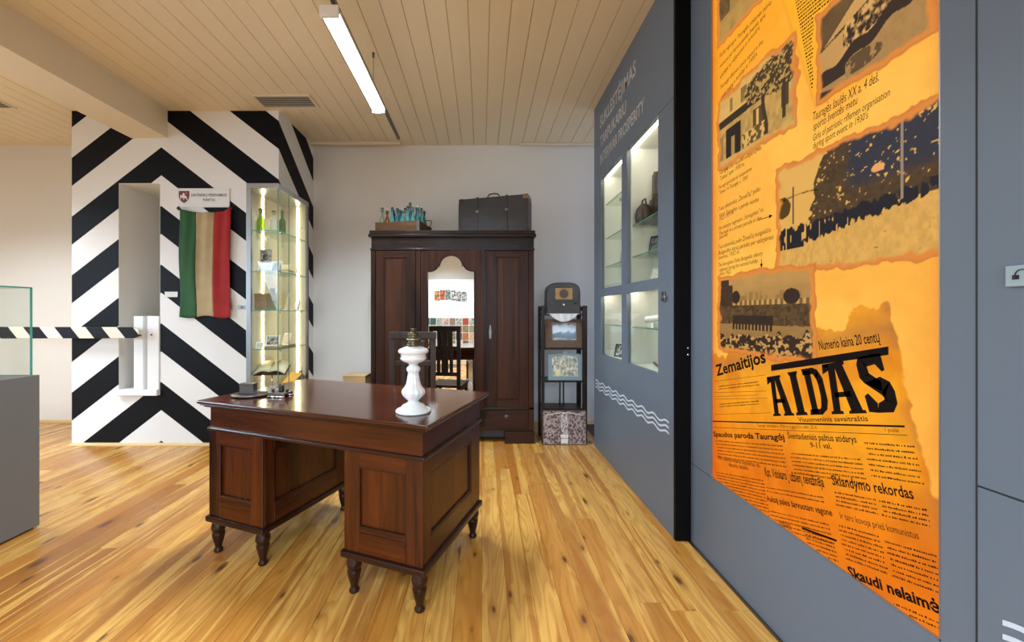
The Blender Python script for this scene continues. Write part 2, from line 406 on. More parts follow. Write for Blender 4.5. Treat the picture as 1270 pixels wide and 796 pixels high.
# beam dropping below the ceiling
struct(B().box(-3.585, -3.214, YN, YF, 3.140, ZC + 0.012).build('trim_1', M['beam']))
tag(bpy.data.objects['trim_1'], 'boxed cream beam running along the ceiling into the striped wall')
# slim casings where the ceiling meets the back wall
struct(B().box(-2.07, -0.975, 4.86, 4.90, 3.385, 3.418).build('trim_2', M['beam'], bevel=0.003))
struct(B().box(0.47, 1.9, 4.90, 4.93, 3.395, 3.418).build('trim_3', M['beam'], bevel=0.003))

# ---------------- grey wall on the right
# near part holding the light box poster
PX0, PX1 = 2.175, 1.088                    # poster from Y=2.175 (far) to Y=1.088 (near)
PZ0, PZ1 = 0.464, 3.25
gw = B(); d = 0.36
gw.box(XR, XR+d, PX0, 2.39, 0, ZC).box(XR, XR+d, 1.012, PX1, 0, ZC).box(XR, XR+d, PX1, PX0, 0, PZ0).box(XR, XR+d, PX1, PX0, PZ1, ZC)
gwo = struct(gw.build('wall_right', M['grey']))
s_ = B()
s_.box(XR-0.0008, XR+0.001, PX0, 2.39, PZ0-0.0015, PZ0+0.0015)
s_.build('seam', M['seam'], gwo)
pn = B(); pn.box(XR-0.004, XR+d, -0.6, 1.005, 0.0, 0.916).box(XR-0.004, XR+d, -0.6, 1.005, 0.921, ZC)
wn = struct(pn.build('wall_near', M['grey'], bevel=0.0015, seg=1))
B().box(XR, XR+d, -0.6, 1.012, 0.0, ZC).build('backing', M['seam'], wn).scale = (1,1,1)
struct(B().box(XR, XR+d, YN, -0.6, 0, ZC).build('wall_entry', M['wall']))

# glazed partition: thick panel with four display openings and a black end post
X1, PT = 1.150, 0.03
YA, YZ = 2.389, 4.107
oy = [(2.623, 3.187), (3.305, 3.872)]; oz = [(0.955, 1.507), (1.580, 2.640)]
cs = B()
cs.box(X1, X1+PT, YA, oy[0][0], 0.0, ZC); cs.box(X1, X1+PT, oy[0][1], oy[1][0], 0.0, ZC); cs.box(X1, X1+PT, oy[1][1], YZ, 0, ZC)
for (a, b_) in oy: cs.box(X1, X1+PT, a, b_, 0, oz[0][0]); cs.box(X1, X1+PT, a, b_, oz[0][1], oz[1][0]); cs.box(X1, X1+PT, a, b_, oz[1][1], ZC)
part = struct(cs.build('wall_partition', M['grey']))
XB = 1.60
cs = B()
cs.box(X1+PT, XB+0.05, YZ-0.03, YZ, 0, ZC)                      # far end
cs.build('end_panel', M['grey'], part)
ins = B()
ins.box(XB, XB+0.02, 2.45, YZ-0.03, 0.90, 2.70)                    # white rear
ins.box(X1+PT, XB, 2.60, 2.615, 0.90, 2.70).box(X1+PT, XB, 3.235, 3.255, 0.90, 2.70).box(X1+PT, XB, 3.90, 3.915, 0.90, 2.70)
ins.box(X1+PT, XB, 2.6, 3.915, 0.925, 0.945).box(X1+PT, XB, 2.6, 3.915, 1.525, 1.565).box(X1+PT, XB, 2.6, 3.915, 2.665, 2.685)
ins.build('case_lining', M['white'], part)
for (a, b_) in oy:
    for (c_, d_) in oz:
        B().box(X1+0.012, X1+0.018, a, b_, c_, d_).build('pane', M['glass'], part)
        B().box(X1+0.035, X1+0.05, b_+0.004, b_+0.016, c_, d_).build('inner_frame', M['white'], part)
# glass shelves
for (yr, zz) in ((oy[0], (2.035, 1.789, 1.238)), (oy[1], (2.385, 2.06, 1.789, 1.238))):
    for z in zz:
        g_ = B().box(X1+0.05, XB-0.01, 2.622 if yr is oy[0] else 3.262, 3.228 if yr is oy[0] else 3.895, z-0.004, z+0.004).build('glass_shelf', M['shelfglass'], part)
        B().box(X1+0.046, X1+0.05, 2.622 if yr is oy[0] else 3.262, 3.228 if yr is oy[0] else 3.895, z-0.004, z+0.004).build('shelf_edge', M['glassedge'], g_)
# warm light strips in the case heads and jambs
for (a, b_) in ((2.63, 3.22), (3.27, 3.88)):
    B().box(X1+0.06, X1+0.075, a, b_, 2.655, 2.664).build('light_strip', M['ledw'], part)
    B().box(X1+0.06, X1+0.075, a, b_, 1.515, 1.524).build('light_strip', M['ledw'], part)
    B().box(X1+0.06, X1+0.072, a-0.01, a-0.004, 1.58, 2.64).build('light_strip', M['ledw'], part)
sm = B()
sm.box(X1-0.0006, X1+0.001, YA, oy[0][0], 2.6385, 2.6415)
sm.build('seam', M['seam'], part)
struct(B().box(X1-0.001, XR+0.005, YA-0.004, YA+0.02, 0, ZC).build('trim_4', M['black']))
tag(bpy.data.objects['trim_4'], 'black end face of the grey glazed partition')
B().box(X1+PT, XB+0.05, YA+0.02, 2.60, 0, ZC).build('end_panel', M['grey'], part)
# two small screws in the black post
for z in (ZW(431.5, 2.38), ZW(439.8, 2.38)):
    b_ = B().lathe([(0.0065, 0), (0.0065, 0.003), (0.004, 0.005)], n=12)
    b_.build('screw', M['chrome'], bpy.data.objects['trim_4'], loc=(XW(853.7, 2.38), YA-0.004, z), rot=(R(90), 0, 0))
# lock on the partition
lk = thing('panel_lock', (X1, 2.53, 1.453), 'small dark steel lock fixed beside the glazed display openings', 'lock')
B().box(-0.012, 0, -0.02, 0.02, -0.03, 0.03).build('plate', M['steel'], lk, bevel=0.003)
B().box(-0.022, -0.011, -0.045, 0.028, -0.012, 0.005).build('latch', M['alu'], lk, bevel=0.002)

# ------------------------------------------------------------------ lettering
def text_mesh(body, bold=0.0, shear=0.0):
    cu = bpy.data.curves.new('t', 'FONT'); cu.body = body; cu.offset = bold; cu.shear = shear; cu.resolution_u = 2; cu.fill_mode = 'BOTH'
    ob = bpy.data.objects.new('t', cu); C.objects.link(ob)
    bpy.context.view_layer.update()
    me = bpy.data.meshes.new_from_object(ob.evaluated_get(bpy.context.evaluated_depsgraph_get()))
    bpy.data.objects.remove(ob); bpy.data.curves.remove(cu)
    return me
def text_fit(name, body, mat, origin, ex, ey, width, height, parent=None, bold=0.0, shear=0.0):
    """letters laid on a plane: origin = left end of the base line, ex/ey unit vectors, height = capital height"""
    me = text_mesh(body, bold, shear); n = len(me.vertices); co = np.empty(n*3); me.vertices.foreach_get('co', co); co = co.reshape(-1, 3)
    x0, x1 = co[:,0].min(), co[:,0].max(); cap = 0.73
    ex = Vector(ex); ey = Vector(ey); o_ = Vector(origin)
    u = (co[:,0]-x0)/(x1-x0)*width; v = co[:,1]/cap*height
    out = np.array(o_)[None,:] + u[:,None]*np.array(ex)[None,:] + v[:,None]*np.array(ey)[None,:]
    me.vertices.foreach_set('co', out.ravel()); me.materials.clear(); me.materials.append(mat); me.update()
    o = bpy.data.objects.new(name, me); C.objects.link(o); o.parent = parent
    return o
# heading on the partition
XT = X1 - 0.0015
for (body, ya, yb, z, hh) in (('SUKLESTĖJIMAS', 3.90, 3.00, 3.130, 0.118), ('TARPUKARIU', 3.90, 3.20, 2.945, 0.105), ('INTERWAR PROSPERITY', 3.90, 2.845, 2.780, 0.098)):
    text_fit('lettering', body, M['letter'], (XT, ya, z), (0,-1,0), (0,0,1), ya-yb, hh, part, 0.016)
# three wavy lines below the windows
def waves(y0, y1, z, parent, x, amp=0.011, per=0.187, th=0.0065, n=160):
    b_ = B(); top = []; bot = []
    for i in range(n+1):
        y = y0 + (y1-y0)*i/n; ph = 2*math.pi*(y0-y)/per
        zc = z + amp*math.sin(ph); top.append((x, y, zc+th)); bot.append((x, y, zc-th))
    b_.add(top+bot, [(i, i+1, n+1+i+1, n+1+i) for i in range(n)])
    b_.build('wavy_line', M['wave'], parent)
for k in range(3): waves(4.05, 2.47, 0.672-0.033*k, part, XT)
for k in range(3): waves(0.955, 0.3, 0.617-0.033*k, wn, XR-0.0055, n=60)
# audio guide plate at the right edge
ag = thing('audio_sign', (XR-0.004, 0.915, 1.435), 'small pale square sign with a headphone symbol on the grey wall', 'sign')
B().box(-0.008, 0, -0.03, 0.030, -0.024, 0.024).build('plate', plain('pale_blue_plate', (0.30, 0.38, 0.42), 0.35), ag, bevel=0.001)
hp = B(); arc = [(-0.0095, 0.012*math.cos(a), 0.001+0.013*math.sin(a)) for a in [math.pi*i/14 for i in range(15)]]
hp.tube(arc, 0.0011, 6); hp.box(-0.010, -0.008, 0.010, 0.0165, -0.008, 0.002).box(-0.010, -0.008, 0.0055, 0.0085, -0.008, 0.002); hp.box(-0.010, -0.008, -0.0165, -0.010, -0.008, 0.002).box(-0.010, -0.008, -0.0085, -0.0055, -0.008, 0.002)
hp.build('headphone_symbol', M['ink'], ag)

# ================================================================== LIGHT BOX POSTER
def lat(seed, nx, ny): return np.random.RandomState(seed).rand(ny+2, nx+2)
def vn(u, v, fu, fv, seed):
    """smooth value noise; fu, fv = cells over the unit square"""
    nx, ny = int(math.ceil(fu))+1, int(math.ceil(fv))+1
    L = lat(seed, nx, ny); x = np.clip(u, 0, 1)*fu; y = np.clip(v, 0, 1)*fv
    i = x.astype(int); j = y.astype(int); fx = x-i; fy = y-j
    fx = fx*fx*(3-2*fx); fy = fy*fy*(3-2*fy)
    return (L[j,i]*(1-fx)+L[j,i+1]*fx)*(1-fy)+(L[j+1,i]*(1-fx)+L[j+1,i+1]*fx)*fy
def fbm(u, v, fu, fv, seed, o=4):
    s = 0; a = 1.0; t = 0
    for k in range(o): s = s+a*vn(u, v, fu*2**k, fv*2**k, seed+k*17); t += a; a *= 0.55
    return s/t
def sstep(a, b, x):
    t = np.clip((x-a)/(b-a), 0, 1); return t*t*(3-2*t)
def lerp(c, col, m): return c*(1-m[...,None]) + np.array(col)*m[...,None]
def paz(px, py):
    Y = XR*F/(px-CX); return (PX0-Y, EYE-(py-HY)*Y/F)
PW, PH = PX0-PX1, PZ1-PZ0
NA, NZ = 400, 860
ga = np.linspace(0, PW, NA); gz = np.linspace(PZ0, PZ1, NZ)
A, Z = np.meshgrid(ga, gz); U, V = A/PW, (Z-PZ0)/PH
DK = (0.006, 0.006, 0.013)
def poster():
    n0 = fbm(U, V, 3, 8, 1); n1 = fbm(U, V, 30, 80, 5, 3)
    c = np.zeros(A.shape+(3,)); c[:] = (0.98, 0.50, 0.075)
    c = lerp(c, (1.0, 0.40, 0.015), sstep(2.0, 2.7, Z)*0.8)
    c = lerp(c, (0.86, 0.24, 0.012), sstep(0.45, 0.62, n0)*0.25)
    edge = np.exp(-A/0.035); c = lerp(c, (0.78, 0.14, 0.004), np.clip(edge, 0, 1)*0.9)
    edge = np.exp(-(PW-A)/0.03); c = lerp(c, (0.80, 0.22, 0.03), np.clip(edge, 0, 1)*0.6)
    c *= (0.94+0.12*n1)[...,None]
    # newspaper page, turned 14.5 degrees, torn top and right edges
    ca, sa = math.cos(R(14.5)), math.sin(R(14.5))
    oa, oz_ = paz(1110, 395)
    s = (A-oa)*ca + (Z-oz_)*sa; t = -(A-oa)*sa + (Z-oz_)*ca      # s to the right edge, t up
    rag = (fbm(U, V, 14, 36, 9, 4)-0.5)*0.10
    inside = sstep(0.004, -0.004, s+0.02+rag*0.5) * sstep(0.004, -0.004, t-0.035+rag*1.3)
    inside = np.maximum(inside, sstep(0.86, 0.84, Z+rag*0.4))
    pg = np.zeros_like(c); pg[:] = (0.92, 0.36, 0.016)
    low = sstep(1.05, 0.55, Z); pg = lerp(pg, (0.80, 0.165, 0.006), low*0.85)
    pg = lerp(pg, (0.60, 0.11, 0.006), sstep(0.45, 0.75, fbm(U, V, 6, 14, 23))*0.45)
    pg = lerp(pg, (0.50, 0.17, 0.035), np.exp(-np.abs(s+0.02)/0.035)*0.85*sstep(0.3, 0.6, fbm(U, V, 9, 24, 31)))
    pg = lerp(pg, (0.45, 0.18, 0.045), np.exp(-np.abs(t+0.02)/0.05)*0.7)
    pg = lerp(pg, (0.62, 0.08, 0.003), np.exp(-A/0.06)*0.8)
    pg *= (0.9+0.2*n1)[...,None]
    c = c*(1-inside[...,None]) + pg*inside[...,None]
    # leaning sheet of print between the upper photographs
    a0, z0 = paz(1005, 122); a1, z1 = paz(968, 0)
    lx = a0+(Z-z0)*(a1-a0)/(z1-z0); sh = sstep(0.0, 0.006, A-lx)*sstep(2.10, 2.13, Z+0.05*(A-a0))*sstep(0.90, 0.88, A)
    c = lerp(c, (0.95, 0.42, 0.02), sh*0.7); rim = np.exp(-np.abs(A-lx-0.004)/0.006)*sstep(2.10, 2.12, Z); c = lerp(c, (0.75, 0.27, 0.02), rim*0.5)
    # photographs -------------------------------------------------
    def photo(a0, a1, z0, z1, seed, fn, torn=0.03):
        nonlocal c
        jit = (fbm(U, V, 20, 52, seed, 3)-0.5)*torn
        m = sstep(0, .005, A-a0+jit)*sstep(0, .005, a1-A+jit)*sstep(0, .005, Z-z0+jit)*sstep(0, .005, z1-Z+jit)
        ed = np.minimum(np.minimum(A-a0, a1-A), np.minimum(Z-z0, z1-Z))+jit
        u = (A-a0)/(a1-a0); v = (Z-z0)/(z1-z0)
        col = fn(np.clip(u, 0, 1), np.clip(v, 0, 1), seed)
        rimc = np.zeros_like(c); rimc[:] = (0.72, 0.24, 0.045)
        rimc = lerp(rimc, (0.32, 0.055, 0.012), np.exp(-np.abs(ed)/0.004))
        k = sstep(0.018, 0.034, ed)[...,None]
        col = rimc*(1-k)+col*k
        c = c*(1-m[...,None])+col*m[...,None]
    def sepia(g, hi=(0.78, 0.41, 0.10)):
        g = np.clip(g, 0, 1)[...,None]; return np.array(DK)*(1-g)+np.array(hi)*g
    def ph_a(u, v, s):
        g = 0.8-0.5*fbm(u, v, 6, 5, s); g = np.where((vn(u, v, 5, 3, s+1) > 0.42) & (v > 0.28), 0.05+0.25*fbm(u, v, 30, 20, s+4), g); return sepia(g, (0.75, 0.42, 0.10))
    def ph_b(u, v, s):
        g = 0.75+0.2*fbm(u, v, 10, 8, s)
        g = np.where(v < 0.62, 0.62+0.3*(vn(u, v, 30, 18, s+1)-0.5), g)
        aw = (np.abs(v-0.60-0.02*u) < 0.05) & (u < 0.62); g = np.where(aw, 0.05, g)
        for (x0, x1, y0, y1, q) in ((0.14, 0.36, 0.06, 0.50, 0.03), (0.22, 0.27, 0.10, 0.36, 0.5), (0.02, 0.10, 0.12, 0.45, 0.4), (0.52, 0.66, 0.28, 0.50, 0.12), (0.56, 0.59, 0.30, 0.48, 0.9), (0.84, 0.92, 0.30, 0.52, 0.1), (0.20, 0.24, 0.70, 0.86, 0.35), (0.36, 0.44, 0.70, 0.88, 0.3)):
            g = np.where((u > x0) & (u < x1) & (v > y0) & (v < y1), q, g)
        tr = fbm(u, v, 48, 36, s+7, 3); cr = np.exp(-(((u-0.62)/0.26)**2+((v-0.74)/0.20)**2))+np.exp(-(((u-0.88)/0.16)**2+((v-0.72)/0.25)**2))
        g = np.where(cr+0.35*(tr-0.5) > 0.52, np.where(tr > 0.56, 0.62, 0.08), g)
        g = np.where((np.abs(u-0.66-0.02*np.sin(v*9)) < 0.022) & (v > 0.12) & (v < 0.6), 0.07, g); g = np.where((np.abs(u-0.87) < 0.018) & (v > 0.18) & (v < 0.6), 0.07, g)
        g = np.where((u > 0.38) & (u < 0.66) & (v > 0.12) & (v < 0.30), 0.15+0.7*(vn(u, v, 44, 26, s+9) > 0.5), g)
        g = np.where(v < 0.13-0.04*u, 0.78, g); return sepia(g, (0.80, 0.46, 0.12))
    def ph_c(u, v, s):
        g = 0.10+0.12*fbm(u, v, 8, 8, s)
        tent = (v < 0.50+0.85*u) & (v < 1.30-0.72*u); g = np.where(tent & (v > 0.25), 0.66+0.25*(u-0.3)+0.1*fbm(u, v, 6, 6, s+1), g)
        g = np.where(np.abs(v-0.62-0.34*(u-0.25)) < 0.008*(1+(u > .2)), 0.1, g)
        ppl = np.exp(-((v-0.46-0.22*u)/0.15)**2)*sstep(0.24, 0.32, u)
        nn = fbm(u, v, 30, 20, s+3, 4); g = np.where(ppl > 0.45, np.where(nn > 0.57, 0.85, np.where(nn > 0.46, 0.35, 0.05)), g)
        grd = v < 0.26+0.24*u; g = np.where(grd, 0.42+0.15*fbm(u, v, 30, 20, s+5), g)
        g = np.where((np.abs(v-0.20-0.36*u-0.03*np.sin(u*21)) < 0.065), 0.05, g)
        g = np.where((((u-0.42)/0.2)**2+((v-0.2)/0.09)**2 < 1) & (fbm(u, v, 24, 16, s+8) > 0.45), 0.15, g)
        g = np.where((v < 0.14-0.3*u), 0.05, g); g = np.where((v < 0.30) & (u < .3) & (v > 0.16) & (v < .17+.35*u), 0.05, g)
        return sepia(g, (0.80, 0.43, 0.13))
    def ph_d(u, v, s):
        g = 0.86-0.1*fbm(u, v, 5, 5, s)
        g = np.where(v < 0.42+0.13*u, 0.72+0.25*(fbm(u, v, 60, 24, s+1, 2)-0.5), g)
        tn = fbm(u, v, 60, 42, s+2, 4)*0.75+0.25*fbm(u, v, 14, 9, s+22, 2)
        tree = (u > 0.26+0.10*(fbm(u, v, 6, 8, s+3)-0.5)) & (v > 0.42) & (v < 0.90+0.22*u-0.25*np.exp(-((u-0.24)/0.06)**2))
        g = np.where(tree & (tn < 0.68), 0.035+0.10*tn, g); c_ = sepia(g, (0.92, 0.49, 0.11))
        c_ = lerp(c_, (0.024, 0.033, 0.055), (sstep(0.42, 0.50, u)*sstep(0.55, 0.66, v)*0.75)*(g < 0.3))
        g2 = np.where(((u-0.05)/0.05)**2+((v-0.62)/0.08)**2 < 1+tn, 0.06, 1.0); c_ = c_*(0.12+0.88*(g2 > 0.5))[...,None]
        g3 = ((np.abs(v-0.66-0.04*np.sqrt(np.clip(1-((u-0.16)/0.14)**2, 0, 1))) < 0.006) & (np.abs(u-.16) < .13)); c_ = c_*(1-0.7*g3)[...,None]
        band = 0.36+0.13*u+0.05*(vn(u, v, 70, 1, s+5)-0.5); ppl = (v > 0.20+0.22*u+0.06*(vn(u, v, 80, 1, s+6))) & (v < band+0.03) & (u > 0.155)
        ppl |= (v > 0.24) & (v < 0.40+0.05*vn(u, v, 60, 1, s+8)) & (u < 0.2)
        c_ = np.where((ppl & (vn(u, v, 90, 12, s+7) < 0.72))[...,None], np.array((0.02, 0.018, 0.022)), c_)
        for x, z0_, z1_ in ((0.13, 0.45, 0.78), (0.70, 0.42, 0.93), (0.955, 0.5, 0.9)): c_ = np.where(((np.abs(u-x) < 0.0055) & (v > z0_) & (v < z1_))[...,None], np.array((0.30, 0.22, 0.16)) if x > .5 else np.array((.12, .08, .04)), c_)
        c_ = np.where((((u-0.60)/0.03)**2+((v-0.68)/0.03)**2 < 1)[...,None], np.array((0.8, 0.36, 0.12)), c_)
        sp = (vn(u, v, 60, 40, s+11) > 0.955) & (v < 0.35); c_ = np.where(sp[...,None], c_*0.35, c_); return c_
    def ph_e(u, v, s):
        g = 0.80-0.25*fbm(u, v, 5, 4, s); g = np.where(v < 0.80, g*0.95, g)
        roof = (v < 0.74-0.02*u+0.02*np.sign(np.sin(u*18))) & (v > 0.60) & (u > 0.22); g = np.where(roof, 0.42+0.15*(vn(u, v, 40, 6, s+1) > 0.5), g)
        g = np.where(roof & (v < 0.655), 0.25+0.5*(np.sin(u*120) > 0), g)
        g = np.where((u < 0.20-0.05*(v > .85)) & (v > 0.22) & (v < 0.93-0.03*u), 0.05+0.05*fbm(u, v, 40, 30, s+2), g)
        for (x, y, r) in ((0.24, 0.70, 0.05), (0.80, 0.68, 0.07)): g = np.where(((u-x)/r)**2+((v-y)/0.08)**2 < 1, 0.05, g)
        g = np.where(v < 0.60, 0.02+0.22*fbm(u, v, 50, 34, s+3, 3), g)
        g = np.where((v < 0.36+0.03*fbm(u, v, 5, 5, s+4)) & (v > 0.12), 0.36+0.12*fbm(u, v, 12, 20, s+5), g)
        g = np.where((v > 0.30) & (v < 0.48) & (u > 0.20) & (u < 0.64), np.where((np.sin(u*170) > 0.4) & (v < 0.37), 0.5, 0.05), g)
        sk = 0.14+0.12*u+0.10*vn(u, v, 26, 1, s+6); pn_ = fbm(u, v, 40, 34, s+7, 2); g = np.where(v < sk, np.where(pn_ > 0.60, 0.75, 0.05), g)
        return sepia(g, (0.74, 0.40, 0.11))
    photo(0.040, 0.43, 2.735, 3.20, 41, ph_a)
    photo(0.045, 0.585, 2.085, 2.475, 51, ph_b, 0.05)
    photo(0.672, 1.080, 2.115, 2.455, 61, ph_c)
    photo(0.470, 1.20, 1.500, 1.952, 71, ph_d, 0.05)
    photo(0.050, 0.680, 1.150, 1.545, 81, ph_e, 0.04)
    return np.clip(c, 0, 1)
pc = poster()
pm = bpy.data.meshes.new('printed_sheet')
co = np.stack([np.zeros_like(A), PX0-A, Z], -1).reshape(-1, 3)
pm.vertices.add(NA*NZ); pm.vertices.foreach_set('co', co.ravel())
idx = np.arange(NA*NZ).reshape(NZ, NA)
q = np.stack([idx[:-1,:-1], idx[:-1,1:], idx[1:,1:], idx[1:,:-1]], -1).reshape(-1, 4)
pm.loops.add(q.size); pm.loops.foreach_set('vertex_index', q.ravel().astype(np.int32))
pm.polygons.add(len(q)); pm.polygons.foreach_set('loop_start', np.arange(0, q.size, 4, dtype=np.int32)); pm.polygons.foreach_set('loop_total', np.full(len(q), 4, dtype=np.int32))
pm.update(calc_edges=True)
at = pm.color_attributes.new('print', 'FLOAT_COLOR', 'POINT')
at.data.foreach_set('color', np.concatenate([pc.reshape(-1, 3), np.ones((NA*NZ, 1))], 1).astype(np.float32).ravel())
m = N('backlit_print'); ac = m.n('ShaderNodeAttribute', attribute_name='print'); m.set(**{'Base Color': m.mix(1.0, ac.outputs['Color'], (0.05, 0.05, 0.05), 'MULTIPLY'), 'Emission Color': ac.outputs['Color'], 'Emission Strength': POSTER_E, 'Roughness': 0.4, 'Specular IOR Level': 0.1})
pm.materials.append(m.mat)
light_box = thing('poster_light_box', (XR, (PX0+PX1)/2, PZ0), 'tall backlit orange poster of old photographs and newspaper clippings set in the grey wall', 'poster')
def lb(o):
    o.parent = light_box; o.matrix_parent_inverse = Matrix.Translation(-Vector(light_box.location)); return o
XP = XR + 0.006
po = bpy.data.objects.new('printed_sheet', pm); C.objects.link(po); po.location.x = XP; lb(po)
fr = B(); t = 0.004
fr.box(XR-0.001, XR+0.012, PX0-t, PX0, PZ0, PZ1).box(XR-0.001, XR+0.012, PX1, PX1+t, PZ0, PZ1).box(XR-0.001, XR+0.012, PX1, PX0, PZ0, PZ0+t).box(XR-0.001, XR+0.012, PX1, PX0, PZ1-t, PZ1)
lb(fr.build('frame', M['alu']))
# printing on the sheet
XI = XP - 0.0012
M['print'] = plain('poster_ink', (0.018, 0.008, 0.004), 0.7, **{'Specular IOR Level': 0.05})
M['printb'] = plain('poster_black', (0.010, 0.006, 0.005), 0.7, **{'Specular IOR Level': 0.05})
def ptext(body, l, r_, h, bold=0.0, mat='print', shear=0.0, name='printed_words'):
    a0, z0 = paz(*l); a1, z1 = paz(*r_); d = math.hypot(a1-a0, z1-z0); ca, sa = (a1-a0)/d, (z1-z0)/d
    lb(text_fit(name, body, M[mat], (XI, PX0-a0, z0), (0, -ca, sa), (0, sa, ca), d, h, None, bold, shear))
hand = [('Tauragės šaulės XX a. 4 deš.', (1007, 150), (1088, 100), .034), ('sporto šventės metu', (1007, 162), (1062, 128), .030),
        ('Girls of patriotic riflemen organisation', (1007, 175), (1102, 118), .026), ('during sport event in 1930\'s', (1007, 185), (1075, 146), .026),
        ('Tauragės ūkio vaistinė kooperatyvas', (891, 217), (943, 185), .022), ('"Lietus" apie 1930 m.', (892, 224), (922, 205), .022),
        ('Tauragė agricultural cooperative', (890, 235), (931, 211), .020), ('"Lietus" in Tauragė, c. 1930', (891, 241), (926, 222), .020),
        ('7-asis pėstininkų „Žemaičių" pulko', (890, 262), (942, 236), .022), ('kariai Tauragėje, o gatvės vaizdas', (891, 269), (940, 249), .020), ('1922-1939 m.', (891, 274), (909, 265), .020),
        ('7th infantry regiment „Samogitian" in', (890, 286), (945, 262), .020), ('Tauragė in a street parade in the', (891, 292), (943, 272), .020), ('interwar', (891, 297), (902, 292), .020),
        ('7-ojo pėstininkų pulko Žemaičių kunigaikščio', (890, 309), (955, 287), .022), ('Butigeidžio karių paradas per valstybines', (890, 316), (958, 296), .022), ('šventes, 1932 m.', (890, 322), (916, 314), .020),
        ('The Samogitian Duke Butigeidis infantry', (890, 331), (945, 316), .020), ('regiment during the national holiday', (891, 337), (939, 325), .020), ('since 1922', (891, 342), (905, 339), .020)]
for k in range(5): hand.append((('Šaulių sąjungos Tauragės rinktinės būrio', 'moterys per kariuomenės šventę, apie', 'aikštėje su vėliavomis ir orkestru', 'Tauragė riflemen union squad in the', 'yard during a holiday in 1930\'s')[k], (891+k*.5, 72+k*13), ((955, 948, 941, 945, 938)[k], 5+ (k*15)+(k > 2)*3), .021))
for b_, l, r_, h in hand: ptext(b_, l, r_, h, 0.0, 'print', 0.25)
def arrow(p, q_):
    a0, z0 = paz(*p); a1, z1 = paz(*q_); d = math.hypot(a1-a0, z1-z0); ux, uz = (a1-a0)/d, (z1-z0)/d; nx, nz = -uz, ux; w_ = 0.0016
    def pt(s, n_): return (XI, PX0-(a0+ux*s+nx*n_), z0+uz*s+nz*n_)
    b = B(); hd = 0.022
    b.add([pt(0, -w_), pt(d-hd, -w_), pt(d-hd, w_), pt(0, w_), pt(d-hd, -.009), pt(d, 0), pt(d-hd, .009)], [(0,1,2,3), (4,5,6)]); lb(b.build('printed_arrow', M['print']))
arrow((939, 273), (957, 267)); arrow((943, 321), (943, 333))
ptext('Numerio kaina 20 centų', (1015, 434), (1090, 424), 0.036, 0.012, 'printb')
ptext('Zemaitijos', (888, 466), (949, 449), 0.058, 0.026, 'printb')
ptext('Visuomeninis savaitraštis', (989, 523), (1075, 522), 0.018, 0.010, 'printb')
ptext('Spaudos paroda Tauragėj', (884, 541), (972, 546), 0.026, 0.028, 'printb')
ptext('Šventadieniais paštus atidarys', (976, 543.5), (1061, 549), 0.024, 0.012, 'printb')
ptext('9-11 val.', (1004, 555), (1030, 556.5), 0.021, 0.012, 'printb')
ptext('Kpt. Vidokaro į užsienį nevažinėja', (948, 590), (1021, 604), 0.038, 0.018, 'printb')
ptext('Viln. pėstininkams suteiktas di-', (889, 569), (942, 580), 0.020, 0.006, 'printb'); ptext('desnis teisės', (903, 578), (927, 583), 0.020, 0.006, 'printb')
ptext('Sklandymo rekordas', (1031, 601), (1132, 619), 0.034, 0.016, 'printb')
ptext('Auksą paleis šarvuotam vagone', (950, 621), (1031, 640), 0.024, 0.018, 'printb')
ptext('... uosto byla', (962, 650), (980, 657), 0.028, 0.005, 'printb')
ptext('Ir taro kovoja prieš komunistus', (1041, 643), (1138, 669), 0.022, 0.0, 'printb')
ptext('Skaudi nelaimė', (1051, 714), (1166, 762), 0.032, 0.034, 'printb')
ptext('Tauragė, šeštadienis, 1928 m. rugpjūčio mėn. 25 d.', (938, 529), (1012, 532), 0.013, 0, 'printb')
ptext('1 puslai', (1096, 535), (1113, 536), 0.013, 0, 'printb')
# the masthead in heavy slab letters
def glyphs():
    A_ = [[(.0,1),(1.0*.72,1),(.72,.93),(.0,.93)], [(.16,.93),(.40,.93),(.27,.06),(.03,.06)], [(.38,.93),(.66,.93),(.95,.06),(.60,.06)], [(-.04,.06),(.34,.06),(.36,0),(-.06,0)], [(.54,.06),(1.02,.06),(1.05,0),(.52,0)], [(.2,.42),(.7,.42),(.7,.32),(.2,.32)], [(-.02,1.0),(.2,1.0),(.16,.86),(-.06,.80)]]
    I_ = [[(.0,1),(.85,1),(.78,.92),(.08,.92)], [(.14,.94),(.72,.94),(.80,.06),(.20,.06)], [(.06,.07),(.94,.07),(1.0,0),(.04,0)]]
    D_ = [[(0,1),(.62,1),(.60,.86),(.04,.86)], [(.10,.95),(.44,.95),(.44,.03),(.14,.03)], [(.0,.0),(.66,.0),(.64,.12),(.06,.12)], [(.58,1),(.82,.94),(.72,.70),(.56,.86)], [(.82,.94),(1.0,.74),(.72,.62),(.66,.80)], [(1.0,.74),(1.02,.28),(.72,.36),(.72,.66)], [(1.02,.28),(.90,.10),(.66,.22),(.72,.38)], [(.90,.10),(.62,.0),(.58,.12),(.70,.24)]]
    S_ = [[(.08,.98),(.62,1.0),(.60,.82),(.30,.80)], [(.60,1.0),(.86,.98),(.86,.70),(.76,.68),(.60,.82)], [(.08,.98),(-.02,.86),(-.02,.62),(.34,.66),(.32,.82)], [(-.02,.62),(.10,.52),(.62,.36),(.66,.52),(.34,.68)], [(.10,.52),(.56,.30),(.64,.24),(.92,.50),(.66,.60)], [(.92,.50),(1.0,.34),(.98,.14),(.62,.20),(.62,.36)], [(.98,.14),(.80,.0),(.30,.0),(.40,.16),(.64,.22)], [(.32,.0),(.02,.02),(.0,.30),(.14,.34),(.38,.16)]]
    return {'A': A_, 'I': I_, 'D': D_, 'S': S_}
